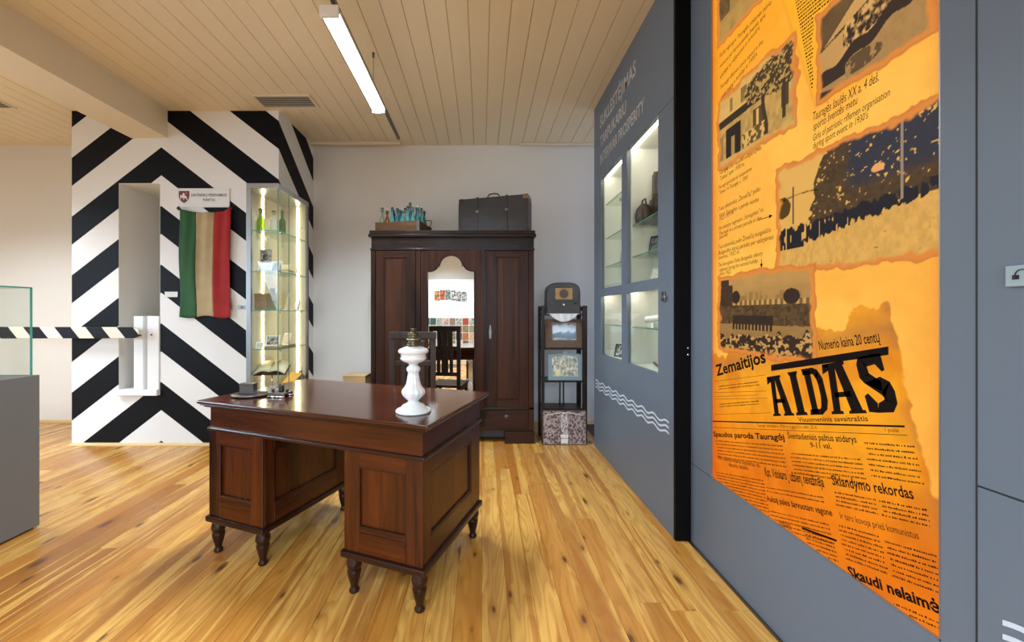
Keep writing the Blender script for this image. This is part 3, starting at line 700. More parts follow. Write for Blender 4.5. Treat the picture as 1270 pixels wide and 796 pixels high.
G = glyphs(); a0, z0 = paz(959, 516); a1, z1 = paz(1115, 511); d = math.hypot(a1-a0, z1-z0); ca, sa = (a1-a0)/d, (z1-z0)/d
b = B(); xx = 0
for ch, wd in (('A', .205), ('I', .115), ('D', .17), ('A', .23), ('S', .19)):
    for pl in G[ch]:
        pts = [((xx+p[0]*wd)*d, (0.165+0.02*xx)*p[1]) for p in pl]
        b.add([(XI, PX0-(a0+s*ca-t*sa), z0+s*sa+t*ca) for s, t in pts], [tuple(range(len(pl)))])
    xx += wd + 0.0225
lb(b.build('masthead_letters', M['printb']))
def bar(l, r_, h0, name='printed_rule'):
    a0, z0 = paz(*l); a1, z1 = paz(*r_); b = B()
    b.add([(XI, PX0-a0, z0), (XI, PX0-a1, z1), (XI, PX0-a1, z1+h0), (XI, PX0-a0, z0+h0)], [(0,1,2,3)]); lb(b.build(name, M['printb']))
bar((955, 460), (1100, 440), 0.026); bar((883, 523), (1120, 530), 0.006); bar((883, 530), (1123, 540), 0.0018); bar((993, 656), (1036, 672), 0.008)
for (l, r_, t_) in (((885, 473), (948, 465), 0.0015), ((885, 487), (949, 485), 0.0015), ((885, 514), (954, 512), .0015), ((885, 495), (951, 494), .0015), ((885, 492), (939, 490), .0015)): bar(l, r_, t_)
# columns of small body print: rows of broken dashes, one joined piece of countless marks
rr_ = random.Random(3); b = B()
def column(l, r_, rows, pitch, hgt=0.0060):
    a0, z0 = paz(*l); a1, z1 = paz(*r_); d = math.hypot(a1-a0, z1-z0); ca, sa = (a1-a0)/d, (z1-z0)/d
    for k in range(rows):
        s = rr_.uniform(0, .01); t = -k*pitch
        while s < d:
            L = rr_.uniform(0.002, 0.006)
            if s+L > d: break
            hh = hgt*rr_.uniform(0.55, 1.0)
            P4 = [(s, t), (s+L, t), (s+L, t+hh), (s, t+hh)]
            if z0+s*sa+t*ca > PZ0+0.004: b.add([(XI, PX0-(a0+u*ca-v*sa), z0+u*sa+v*ca) for u, v in P4], [(0,1,2,3)])
            s += L + (rr_.uniform(0.0012, 0.002) if rr_.random() < 0.75 else 0.005)
for a_ in (((886, 547), (970, 554), 6, .016), ((978, 563), (1067, 571), 6, .0145), ((1069, 550), (1133, 555), 7, .0165), ((886, 586), (946, 597), 12, .014), ((949, 605), (1020, 618), 2, .015),
           ((952, 634), (1028, 652), 5, .015), ((1032, 611), (1085, 621), 4, .0135), ((1088, 622), (1148, 634), 4, .0135), ((1037, 652), (1090, 667), 8, .0145), ((1094, 672), (1160, 691), 7, .0155), ((997, 663), (1034, 675), 7, .014),
           ((889, 480), (940, 474), 2, .013), ((890, 502), (940, 498), 2, .012), ((1080, 738), (1166, 775), 2, .014)): column(*a_)
# the leaning printed sheet at the top
for k in range(60):
    y_ = 118 - k*0
a0, z0 = paz(1003, 120)
for k in range(66):
    zz = z0 + k*0.0145; sx = (zz-z0)*(-0.20); s = 0.012
    while s < 0.30:
        L = rr_.uniform(0.003, 0.010); aa = a0+sx+s
        if aa+L < 0.664 or (zz > 2.47 and aa+L < 0.90 and zz < 3.2): b.add([(XI, PX0-aa, zz-0.06*s), (XI, PX0-aa-L, zz-0.06*(s+L)), (XI, PX0-aa-L, zz-0.06*(s+L)+.006), (XI, PX0-aa, zz-0.06*s+.006)], [(0,1,2,3)])
        s += L+rr_.uniform(.0015, .004)
o = lb(b.build('body_print', M['print'])); tag(o, kind='stuff')

# ================================================================== CEILING FIXTURES
def lamp_fitting(x, y0, y1, z, label, power=0.0):
    t = thing('ceiling_lamp', (x, (y0+y1)/2, z), label, 'lamp', group='long tube lamps under the ceiling')
    L = (y1-y0)/2
    n = 12; prof = []
    for i in range(n+1):
        a = math.pi*i/n; prof.append((0.052*math.cos(a), -0.032*math.sin(a)-0.002))
    d = B(); d.prism(prof, -L, L, 'y', smooth=False); d.build('diffuser', M['tube'], t)
    B().box(-0.054, 0.054, -L, L, -0.002, 0.022).build('housing', M['white'], t, bevel=0.004)
    for s in (-1, 1): B().box(-0.055, 0.055, s*L-0.012, s*L+0.012, -0.034, 0.032).build('end_cap', M['white'], t, bevel=0.004)
    lo = area('lamp_light', (0, 0, -0.040), (0, 0, 0), 0.09, L*1.9, power or LAMP_P, (0.80, 0.90, 1.0), 138); lo.parent = t
    return t
lamp_fitting(-0.875, 2.32, 3.44, 3.085, 'lit white tube lamp hanging under the boarded ceiling above the desk')
rail = thing('lighting_track', (-0.86, 2.0, 3.150), 'thin dark lighting track running over the lit tube lamp', 'track')
B().box(-0.012, 0.012, -3.4, 2.19, 0.0, 0.028).build('rail', M['steel'], rail)
for y in (1.21, -0.9):
    B().tube([(0, y, 0.025), (0.0, y, ZC-3.150-0.004)], 0.0022, 6).build('hanging_wire', M['steel'], rail)
    B().lathe([(0.010, ZC-3.150-0.035), (0.010, ZC-3.150)], (0.0, y, 0), 10).build('ceiling_cup', M['steel'], rail)
lamp_fitting(-0.885, -1.9, -0.4, 3.085, 'second tube lamp of the row, behind the viewer')
lamp_fitting(-5.2, 2.2, 3.5, 3.085, 'added unseen tube lamp brightening the left bay beyond the beam', 95.0)  # lamp added out of view to brighten the left wall and striped block
lamp_fitting(-2.5, -2.3, -1.1, 3.085, 'tube lamp in front of the picture screen at the rear')
for t in [o for o in C.objects if o.name.startswith('ceiling_lamp') and o.location.x < -2]:
    for y in (-0.5, 0.5): B().tube([(0, y, 0.03), (0, y, ZC-3.085)], 0.002, 6).build('hanging_wire', M['steel'], t)
for t in [o for o in C.objects if o.name.startswith('ceiling_lamp') and o.location.x > -2]:
    for y in (-0.45, 0.45): B().box(-0.01, 0.035, y-0.01, y+0.01, 0.028, 0.070).build('bracket', M['white'], t)
def vent(x0, x1, y0, y1, label):
    t = thing('ceiling_vent', ((x0+x1)/2, (y0+y1)/2, ZC), label, 'vent', group='air vents in the ceiling')
    a, b_ = (x1-x0)/2, (y1-y0)/2; f = B(); w_ = 0.022
    for bx in ((-a, a, -b_, -b_+w_), (-a, a, b_-w_, b_), (-a, -a+w_, -b_+w_, b_-w_), (a-w_, a, -b_+w_, b_-w_)): f.box(bx[0], bx[1], bx[2], bx[3], -0.010, 0.0)
    f.build('frame', M['beam'], t, bevel=0.002)
    B().box(-a+w_, a-w_, -b_+w_, b_-w_, -0.002, 0.0).build('backing', M['steel'], t)
    sl = B().box(-a+w_, a-w_, -0.010, 0.010, -0.0015, 0.0015).build('slat', M['vent'], t, loc=(0, -b_+w_+0.012, -0.006), rot=(R(35), 0, 0)); k = 1
    y = -b_+w_+0.012+0.024
    while y < b_-w_-0.008:
        c = sl.copy(); C.objects.link(c); c.location.y = y; y += 0.024
vent(-2.19, -1.63, 3.82, 4.07, 'slatted air vent in the ceiling to the right of the beam')
vent(-5.25, -4.69, 3.85, 4.08, 'slatted air vent in the ceiling at the left edge beyond the beam')

# ================================================================== BARRIER, FLAG, SIGN on the striped block
pst = thing('barrier_post', (-3.50, YF+0.05, NZ0), 'white boxed barrier post standing on the sill of the niche', 'post')
o = B().box(-0.213, 0.206, -0.09, 0.12, 0.001, 0.060).build('sill', M['white'], pst, bevel=0.004)
B().box(-0.055, 0.045, -0.06, 0.10, 0.060, 0.81).build('side_board', M['white'], pst, bevel=0.006)
B().box(0.085, 0.205, -0.06, 0.10, 0.060, 0.81).build('side_board', M['white'], pst, bevel=0.006)
B().box(0.045, 0.085, -0.02, 0.10, 0.060, 0.80).build('centre_board', M['white'], pst)
b_ = B().lathe([(0.010, 0), (0.010, 0.006), (0.004, 0.010)], n=12); b_.build('bolt', M['steel'], pst, loc=(0.13, -0.06, 0.62), rot=(R(90), 0, 0))
B().tube([(-0.02, -0.062, 0.645), (-0.02, -0.13, 0.645)], 0.012, 10).build('pivot', M['steel'], pst)
pole = thing('barrier_pole', (-4.4, YF-0.10, 1.153), 'black and white striped barrier pole reaching across the niche', 'barrier')
B().prism([(-1.25, -0.060), (0.93, -0.055), (0.99, -0.03), (0.99, 0.03), (0.93, 0.055), (-1.25, 0.060)], -0.018, 0.018, 'y').build('boom', M['pole'], pole, bevel=0.003)
B().box(-1.22, -1.10, 0.018, 0.10, -1.153, 0.10).build('rest_post', M['white'], pole)
# flag: cloth of three vertical bands, hung by its corners
fx0, fx1, fz0, fz1 = XW(219.5, 4.08), XW(284.5, 4.08), ZW(393, 4.08), ZW(257, 4.08)
FW, FH = fx1-fx0, fz1-fz0
flag = thing('hanging_flag', ((fx0+fx1)/2, YF-0.03, fz0), 'faded green, ochre and red cloth flag hanging on the striped wall', 'flag')
def cloth(name, mat, u0, u1, nu=14, nv=44):
    b = B(); vs_ = []
    for j in range(nv+1):
        v = j/nv
        for i in range(nu+1):
            u = u0+(u1-u0)*i/nu
            x = (u-0.5)*FW*(1-0.05*(1-v)*0.6) + 0.006*math.sin(v*7+u*2)
            sag = 0.11*math.exp(-((1-v)/0.10))*(math.sin(math.pi*u)**0.7)*0.45
            z = v*FH - sag - (0.012*math.sin(u*9) if v < 0.01 else 0)
            y = 0.010*math.sin(u*16+v*2.0)*(0.4+0.6*v) + 0.007*math.sin(u*5+v*9) - 0.008*math.sin(u*31-v*3)*v
            vs_.append((x, y, z))
    b.add(vs_, [(j*(nu+1)+i, j*(nu+1)+i+1, (j+1)*(nu+1)+i+1, (j+1)*(nu+1)+i) for j in range(nv) for i in range(nu)], 0, True)
    o = b.build(name, mat, flag); s = o.modifiers.new('s', 'SOLIDIFY'); s.thickness = 0.002; return o
def clothmat(n_, c): 
    m = N(n_); p = m.objc(); f = m.noise(p, 9, 4); f2 = m.noise(m.mapv(p, (300, 300, 300)), 1.0, 1)
    m.set(**{'Base Color': m.mix(f, tuple(x*0.72 for x in c), tuple(min(1, x*1.2) for x in c)), 'Roughness': 0.85}); m.bump(f2, 0.2, 0.001); return m.mat
tag(cloth('cloth_band', clothmat('green_cloth', (0.018, 0.085, 0.026)), 0.0, 0.33), 'green band')
tag(cloth('cloth_band', clothmat('ochre_cloth', (0.42, 0.31, 0.16)), 0.33, 0.67), 'ochre band')
tag(cloth('cloth_band', clothmat('red_cloth', (0.34, 0.012, 0.012)), 0.67, 1.0), 'red band')
for sx, mm in ((-1, 'dgreenc'), (1, 'redc')):
    kb = B().lathe([(0.004, -0.02), (0.017, -0.008), (0.015, 0.006), (0.004, 0.02)], n=8)
    kb.build('knot', clothmat('knot_'+mm, (0.02, 0.06, 0.03) if sx < 0 else (0.26, 0.012, 0.012)), flag, loc=(sx*(FW/2-0.004), -0.004, FH-0.006))
B().prism([(FW/2-0.018, 0.20), (FW/2-0.008, 0.20), (FW/2+0.012, 0.09), (FW/2+0.004, 0.075)], -0.003, 0.003, 'y').build('torn_strip', clothmat('strip', (0.26, 0.012, 0.012)), flag)
sg = thing('wall_sign', (XW(252, 4.12), YF, ZW(245.5, 4.12)), 'white sign with a maroon shield above the hanging flag', 'sign')
def sx_(px): return XW(px, 4.12)-sg.location.x
def sz_(py): return ZW(py, 4.12)-sg.location.z
B().box(sx_(220.5), sx_(284.5), -0.012, 0, sz_(257), sz_(233.5)).build('board', M['paperw'], sg, bevel=0.002)
shp = [(sx_(222), sz_(237)), (sx_(235), sz_(237)), (sx_(235), sz_(243)), (sx_(234.2), sz_(247)), (sx_(231.5), sz_(250)), (sx_(228.5), sz_(252)), (sx_(225.5), sz_(250)), (sx_(222.8), sz_(247)), (sx_(222), sz_(243))]
B().prism(shp, -0.0145, -0.0122, 'y').build('shield', M['maroon'], sg)
kn = B()   # the white mounted rider on the shield, small and simplified
for pl in ([(223.6, 244.5), (226, 242.6), (230.5, 242.8), (232.5, 244.6), (231.2, 246.0), (227, 245.6)], [(226.4, 242.8), (229.4, 242.8), (229.0, 239.8), (227.3, 239.5)], [(224.0, 243.8), (225.6, 243.9), (225.0, 241.6), (223.8, 242.2)],
           [(224.6, 245), (225.6, 245.2), (224.0, 247.6), (223.4, 247.2)], [(230.6, 245.4), (231.8, 245.2), (233.4, 248.0), (232.6, 248.3)], [(228.6, 245.3), (229.4, 245.4), (228.2, 248.4), (227.6, 248.2)], [(229.0, 241.8), (229.4, 241.2), (232.6, 238.8), (232.8, 239.2)]):
    kn.prism([(sx_(p[0]), sz_(p[1])) for p in pl], -0.0156, -0.0146, 'y')
kn.build('rider_emblem', M['paperw'], sg)
o1 = text_fit('lettering', 'SARTININKŲ PEREINAMASIS', M['ink'], (sx_(237.2), -0.0126, sz_(243.6)), (1,0,0), (0,0,1), sx_(281.5)-sx_(237.2), 0.030, sg, 0.008)
o2 = text_fit('lettering', 'PUNKTAS', M['ink'], (sx_(252), -0.0126, sz_(249.6)), (1,0,0), (0,0,1), sx_(267)-sx_(252), 0.030, sg, 0.008)
c1 = thing('caption_card', (XW(212, 4.12), YF, ZW(365, 4.12)), 'small white caption card on the striped wall left of the flag', 'card')
B().box(-0.066, 0.066, -0.008, 0, -0.027, 0.027).build('card', M['paperw'], c1, bevel=0.001)
b = B()
for k in range(3): b.box(-0.052, 0.048-0.014*k, -0.009, -0.008, 0.010-0.013*k, 0.013-0.013*k)
b.build('printed_lines', M['letter'], c1)
c2 = thing('switch_plate', (XW(300, 4.12), YF, ZW(381, 4.12)), 'small grey plate on the striped wall between flag and glass cabinet', 'plate')
B().box(-0.044, 0.044, -0.010, 0, -0.019, 0.019).build('plate', M['alu'], c2, bevel=0.002); B().box(-0.012, 0.012, -0.013, -0.010, -0.010, 0.010).build('button', M['steel'], c2)

# ================================================================== LEFT PLINTH WITH GLASS CASE
pl = thing('display_plinth', (-3.25, 2.0, 0), 'tall grey display plinth at the left edge, carrying a glass case', 'plinth')
B().box(-0.45, 0.46, -0.62, 0.547, 0.012, 0.960).build('body', M['plinthgrey'], pl, bevel=0.003)
B().box(-0.43, 0.44, -0.60, 0.527, 0, 0.012).build('base', M['seam'], pl)
gc = thing('glass_case', (-3.25, 2.0, 0.960), 'clear glass case with green edges on the grey plinth', 'case')
gx0, gx1, gy0, gy1, gh = -0.42, 0.445, -0.59, 0.512, 0.542
B().box(gx1-0.006, gx1, gy0, gy1, 0, gh).build('pane', M['glass'], gc); B().box(gx0, gx0+0.006, gy0, gy1, 0, gh).build('pane', M['glass'], gc)
B().box(gx0+0.006, gx1-0.006, gy1-0.006, gy1, 0, gh).build('pane', M['glass'], gc); B().box(gx0+0.006, gx1-0.006, gy0, gy0+0.006, 0, gh).build('pane', M['glass'], gc)
B().box(gx0, gx1, gy0, gy1, gh, gh+0.006).build('pane', M['glass'], gc)
ed = B(); q_ = 0.004
for (x, y) in ((gx1, gy1), (gx0, gy1), (gx1, gy0), (gx0, gy0)): ed.box(x-q_, x+q_, y-q_, y+q_, 0.0, gh+0.006)
for y in (gy0, gy1): ed.box(gx0, gx1, y-q_, y+q_, gh, gh+0.008)
for x in (gx0, gx1): ed.box(x-q_, x+q_, gy0, gy1, gh, gh+0.008)
ed.build('glass_edge', M['glassedge'], gc)
sw = thing('small_hand_tool', (-2.98, 2.28, 0.960), 'small wooden-handled metal tool on a stand inside the glass case', 'tool')
B().tube([(-0.14, 0, 0.028), (-0.08, 0, 0.026), (-0.02, 0, 0.030), (0.02, 0, 0.028)], [0.020, 0.026, 0.024, 0.015], 10).build('handle', M['crate'], sw)
bl = B().prism([(-0.10, 0.055), (0.0, 0.062), (0.09, 0.048), (0.145, 0.036), (0.10, 0.040), (0.0, 0.054), (-0.10, 0.050)], -0.008, 0.008, 'y'); bl.build('blade', M['steel'], sw)
B().tube([(0.06, 0, 0), (0.06, 0, 0.046)], 0.002, 6).build('support', M['chrome'], sw); B().tube([(-0.06, 0, 0), (-0.06, 0, 0.052)], 0.002, 6).build('support', M['chrome'], sw)

# ================================================================== CORNER GLASS CABINET
KX0, KX1, KY0, KY1, KZ = -2.043, -1.763, 3.50, 4.12, 2.477
cab = thing('glass_cabinet', (-1.90, 3.81, 0), 'tall lit glass cabinet with grey metal frame beside the striped wall', 'cabinet')
def cx_(x): return x + 1.90
def cy_(y): return y - 3.81
def kb(x0, x1, y0, y1, z0, z1): return (cx_(x0), cx_(x1), cy_(y0), cy_(y1), z0, z1)
f = B(); f.box(*kb(KX0, KX1, KY0, KY1, KZ-0.045, KZ)); f.build('top_frame', M['alu'], cab, bevel=0.003)
B().box(*kb(KX0, KX1, KY0, KY1, 0, 0.62)).build('base', M['plinthgrey'], cab, bevel=0.003)
B().box(*kb(KX0, KX0+0.038, KY0, KY0+0.03, 0.62, KZ-0.045)).build('front_post', M['alu'], cab, bevel=0.002)
B().box(*kb(KX1-0.022, KX1, KY1-0.03, KY1, 0.62, KZ-0.045)).build('rear_post', M['steel'], cab, bevel=0.002)
B().box(*kb(KX0, KX0+0.012, KY0+0.03, KY1, 0.62, KZ-0.045)).build('side_panel', M['cream'], cab)
B().box(*kb(KX0+0.012, KX1-0.022, KY1-0.012, KY1, 0.62, KZ-0.045)).build('back_panel', M['cream'], cab)
B().box(*kb(KX0+0.038, KX1-0.004, KY0+0.004, KY0+0.008, 0.62, KZ-0.045)).build('pane', M['glass'], cab)
B().box(*kb(KX1-0.006, KX1-0.002, KY0+0.008, 3.70, 0.62, KZ-0.045)).build('pane', M['glass'], cab)
B().box(*kb(KX1-0.006, KX1-0.002, 3.704, KY1-0.03, 0.62, KZ-0.045)).build('pane', M['glass'], cab)
g_ = B(); g_.box(*kb(KX1-0.008, KX1-0.001, KY0+0.002, KY0+0.007, 0.62, KZ-0.045)).box(*kb(KX1-0.007, KX1-0.002, 3.6985, 3.7045, 0.62, KZ-0.045)); g_.build('glass_edge', M['glassjoint'], cab)
B().box(*kb(KX0+0.013, KX0+0.021, 3.735, 3.752, 0.64, KZ-0.055)).build('led_strip', M['led'], cab)
B().box(*kb(-1.876, -1.860, KY1-0.021, KY1-0.013, 0.64, KZ-0.055)).build('led_strip', M['led'], cab)
SH = (2.07, 1.714, 1.370, 1.030)
for z in SH:
    s_ = B().box(*kb(KX0+0.024, KX1-0.010, KY0+0.012, KY1-0.024, z-0.004, z+0.004)).build('glass_shelf', M['shelfglass'], cab)
    g_ = B(); g_.box(*kb(KX0+0.04, KX1-0.010, KY0+0.009, KY0+0.012, z-0.004, z+0.004)).box(*kb(KX1-0.010, KX1-0.0075, KY0+0.012, KY1-0.03, z-0.004, z+0.004)); g_.build('shelf_edge', M['glassedge'], s_)
for z in SH + (2.20,):
    for yy in (3.56, 3.98): B().lathe([(0.006, 0), (0.006, 0.012)], n=8).build('shelf_pin', M['chrome'], cab, loc=(cx_(KX1-0.014), cy_(yy), z-0.02))
def bottle_prof(h, r, rn): return [(r*0.9, 0.0), (r, 0.008), (r, h*0.52), (r*0.92, h*0.58), (rn*1.25, h*0.74), (rn, h*0.80), (rn, h*0.93), (rn*1.25, h*0.935), (rn*1.25, h)]
def bottle(x, y, z, h, r, mat, label, group, swing=True, capm='white', rn=None):
    rn = rn or r*0.36
    t = thing('glass_bottle', (x, y, z), label, 'bottle', rz=random.uniform(0, 3), group=group)
    B().lathe(bottle_prof(h, r, rn), n=18).build('body', M[mat], t)
    B().lathe([(rn*1.1, h*1.001), (rn*1.35, h*1.01), (rn*1.2, h*1.055), (rn*0.5, h*1.07)], n=12).build('stopper', M[capm], t)
    if swing:
        w_ = rn*1.5
        B().tube([(-w_, 0, h*0.90), (-w_*1.25, 0, h*0.97), (-w_*0.9, 0, h*1.05), (0, 0, h*1.075), (w_*0.9, 0, h*1.05), (w_*1.25, 0, h*0.97), (w_, 0, h*0.90)], 0.0022, 6).build('wire_clip', M['steel'], t)
        B().lathe([(rn*1.32, h*0.885), (rn*1.42, h*0.90), (rn*1.32, h*0.915)], n=12).build('neck_band', M['steel'], t)
    return t
gb = 'old bottles on the top shelf of the lit cabinet'
bottle(-1.990, 3.64, 2.074, 0.205, 0.031, 'green', 'bright green swing-top bottle on the cabinet top shelf', gb, capm='leatherb')
bottle(-1.895, 3.68, 2.074, 0.195, 0.031, 'clear', 'clear glass swing-top bottle beside the bright green one', gb, capm='leatherb')
bottle(-1.822, 3.69, 2.074, 0.200, 0.029, 'dgreen', 'dark green swing-top bottle near the cabinet glass corner', gb, capm='leatherb')
def card(x, y, z, w_, h, label, cat, mats, rz=0.0, tilt=-12, name='display_card', th=0.004, group=None, pic=True):
    t = thing(name, (x, y, z), label, cat, rz=R(rz), rx=R(tilt), group=group)
    B().box(-w_/2, w_/2, 0, th, 0, h).build('sheet', mats[0], t)
    if pic: B().box(-w_/2+w_*0.1, w_/2-w_*0.1, -0.0012, 0, h*0.12, h*0.88).build('picture', mats[1], t)
    return t
def blot(name, c0, c1, sc_=20.0, thr=0.5, c2=None):
    m = N(name); p = m.objc(); f = m.noise(p, sc_, 4, 0.65)
    st = [(thr-0.06, c0), (thr+0.06, c1)]
    if c2: st.append((min(0.95, thr+0.16), c2))
    m.set(**{'Base Color': m.ramp(f, st), 'Roughness': 0.4}); return m.mat
M['photo'] = blot('grey_photo', (0.05, 0.04, 0.035), (0.45, 0.40, 0.32), 26)
M['photod'] = blot('dark_photo', (0.012, 0.012, 0.014), (0.16, 0.15, 0.15), 30)
M['docu'] = blot('document', (0.42, 0.36, 0.25), (0.66, 0.60, 0.48), 70)
M['spoon'] = plain('grey_plate', (0.30, 0.25, 0.22), 0.4)
gs = 'exhibits in the lit corner cabinet'
card(-1.955, 3.66, 1.80, 0.105, 0.125, 'grey card with a dark round picture hanging under the top shelf', 'card', (M['spoon'], M['photo']), name='hanging_card', tilt=0)
B().tube([(0, 0.002, 0.125), (0, 0.002, 0.262)], 0.0012, 5).build('hanging_thread', M['chrome'], bpy.data.objects['hanging_card'])
B().lathe([(0.030, 0), (0.030, 0.004)], n=16).build('medallion', M['photod'], bpy.data.objects['hanging_card'], loc=(0, -0.001, 0.062), rot=(R(90), 0, 0))
card(-1.955, 3.63, 1.718, 0.12, 0.085, 'pale document card standing left on the second cabinet shelf', 'card', (M['paperw'], M['docu']), rz=4)
card(-1.845, 3.60, 1.718, 0.085, 0.10, 'small photograph card at the glass corner of the second shelf', 'card', (M['paperw'], M['photo']), rz=-20)
def book(x, y, z, w_, d_, h, label, mat, rz=0, open_=False, group=None):
    t = thing('old_book', (x, y, z), label, 'book', rz=R(rz), group=group)
    B().box(-w_/2+0.004, w_/2-0.004, -d_/2+0.003, d_/2-0.003, 0.004, h-0.004).build('pages', M['paper'], t)
    B().box(-w_/2, w_/2, -d_/2, d_/2, 0, 0.004).build('cover', mat, t); B().box(-w_/2, w_/2, -d_/2, d_/2, h-0.004, h).build('cover', mat, t)
    B().box(-w_/2, -w_/2+0.004, -d_/2, d_/2, 0.004, h-0.004).build('spine', mat, t)
    return t
book(-1.88, 3.86, 1.718, 0.13, 0.18, 0.035, 'brown bundle of papers lying right on the second cabinet shelf', M['tan'], rz=10)
card(-1.87, 3.85, 1.754, 0.12, 0.06, 'worn booklet standing on the bundle of papers', 'booklet', (M['paper'], M['docu']), rz=-30, name='worn_booklet')
card(-1.83, 3.97, 1.718, 0.09, 0.10, 'pale folded paper at the back of the second cabinet shelf', 'paper', (M['paperw'], M['docu']), rz=-60, name='folded_paper')
card(-1.90, 3.76, 1.718, 0.075, 0.12, 'narrow white leaflet behind the glass corner of the second shelf', 'leaflet', (M['paperw'], M['photo']), rz=12, name='white_leaflet')
card(-1.985, 3.84, 1.718, 0.07, 0.10, 'small brown picture at the back left of the second cabinet shelf', 'picture', (M['tan'], M['photo']), rz=18, name='brown_picture')
t = thing('glass_plaque', (-1.83, 3.83, 2.074), 'small white tag lying on the top shelf near the dark green bottle', 'tag', rz=R(-55)); t.name = 'white_tag'; B().prism([(-0.03, 0), (0.03, 0), (0.03, 0.030), (-0.03, 0.036)], 0, 0.003, 'y').build('sheet', M['paperw'], t)
# third shelf: an old ledger standing open with a photograph behind
t = thing('standing_ledger', (-1.93, 3.62, 1.374), 'tan open ledger standing upright on the third cabinet shelf', 'book', rz=R(-4))
B().box(-0.105, 0.0, -0.006, 0.006, 0, 0.150).build('cover', M['tan'], t, rot=(0, 0, R(8))); B().box(0.0, 0.105, -0.006, 0.006, 0, 0.150).build('cover', plain('olive_cloth', (0.20, 0.17, 0.07), 0.6), t, rot=(0, 0, R(-8)))
B().box(-0.012, 0.012, -0.004, 0.008, 0, 0.150).build('spine', M['leatherb'], t); B().box(-0.115, -0.105, 0.0, 0.022, 0.008, 0.145).build('pages', M['paper'], t)
card(-1.95, 3.72, 1.374, 0.05, 0.21, 'small dark photograph standing behind the ledger', 'photograph', (M['leatherb'], M['photod']), name='small_photograph')
for k, (x, y, h) in enumerate(((-1.85, 3.80, 0.17), (-1.83, 3.90, 0.12), (-1.82, 3.99, 0.10))):
    card(x, y, 1.374, 0.10, h, ('tallest pale document of the three leaning right of the ledger', 'middle pale document leaning right of the ledger', 'shortest pale document at the far end of the third shelf')[k], 'document', (M['paperw'], M['docu']), rz=-55, name='leaning_document', group='documents right of the ledger')
book(-1.86, 3.90, 1.374+0.0, 0.05, 0.07, 0.020, 'small striped box on the third cabinet shelf', M['photo'], rz=20).name = 'striped_box'
bpy.data.objects['striped_box'].location = (-1.93, 3.93, 1.374); bpy.data.objects['striped_box']['category'] = 'box'
# fourth shelf
card(-1.985, 3.60, 1.034, 0.06, 0.060, 'small folded card at the left end of the fourth shelf', 'card', (M['paperw'], M['docu']), rz=10, tilt=-25)
card(-1.90, 3.66, 1.050, 0.12, 0.100, 'open greeting card standing in the middle of the fourth shelf', 'card', (M['paperw'], M['photo']), rz=5, tilt=-14)
card(-1.83, 3.76, 1.050, 0.10, 0.115, 'thin white paper standing near the glass of the fourth shelf', 'paper', (M['paperw'], M['docu']), rz=-30, tilt=-14, name='white_paper')
t = thing('thin_tray', (-1.885, 3.78, 1.034), 'thin ochre tray lying along the fourth cabinet shelf', 'tray', rz=R(8)); B().box(-0.075, 0.075, -0.19, 0.19, 0, 0.006).box(-0.075, -0.069, -0.19, 0.19, 0.006, 0.014).box(0.069, 0.075, -0.19, 0.19, 0.006, 0.014).build('tray_board', M['tan'], t)
# bottom: open book on a rod stand, yellow cloth-bound books
t = thing('open_book', (-1.90, 3.66, 0.62), 'open book with pale pages resting on a slim stand at the cabinet bottom', 'book', rz=R(10))
for s in (-1, 1):
    b = B(); n = 8; vs_ = []
    for i in range(n+1):
        u = i/n; x = s*u*0.13; z = 0.235+0.020*math.sin(u*math.pi)*1.0-0.02*u
        vs_ += [(x, -0.075, z-0.025), (x, 0.10, z+0.045)]
    b.add(vs_, [(2*i, 2*i+2, 2*i+3, 2*i+1) for i in range(n)], 0, True); o = b.build('page', M['paper'], t); md = o.modifiers.new('s', 'SOLIDIFY'); md.thickness = 0.010
B().box(-0.135, 0.135, -0.078, 0.104, -0.004, 0.0).build('cover', M['leatherb'], t, loc=(0, 0, 0.206), rot=(R(21), 0, 0))
B().tube([(0, 0, 0), (0, 0, 0.205)], 0.006, 8).build('stand_rod', M['chrome'], t); B().lathe([(0.04, 0), (0.04, 0.006)], n=16).build('stand_foot', M['chrome'], t)
book(-1.86, 3.86, 0.62, 0.14, 0.15, 0.05, 'ochre book lying on the cabinet floor behind the stand', plain('ochre_cover', (0.45, 0.24, 0.03), 0.5), rz=20)
t = thing('leaning_yellow_book', (-1.86, 3.85, 0.672), 'yellow booklet leaning over the ochre book', 'booklet', rz=R(-25), rx=R(-50)); B().box(-0.07, 0.07, 0, 0.008, 0, 0.15).build('cover', plain('yellow_cover', (0.62, 0.36, 0.05), 0.5), t)
t = thing('dark_purse', (-1.815, 4.04, 0.62), 'dark beaded purse at the far end of the cabinet floor', 'purse'); B().lathe([(0.02, 0), (0.042, 0.02), (0.040, 0.09), (0.018, 0.13), (0.022, 0.15)], n=14).build('bag', M['photod'], t); B().tube([(-0.02, 0, 0.15), (-0.015, 0, 0.19), (0.015, 0, 0.19), (0.02, 0, 0.15)], 0.003, 6).build('strap', M['steel'], t)

# ================================================================== DESK
DA = -R(20.66)
desk = thing('pedestal_desk', (-0.278, 1.829, 0), 'large dark mahogany pedestal desk on turned legs in the middle of the room', 'desk', rz=DA)
def dbox(x0, x1, y0, y1, z0, z1, name, mat, bevel=0.0, par=None, b=None):
    return (b or B()).box(x0, x1, y0, y1, z0, z1).build(name, mat, par or desk, bevel)
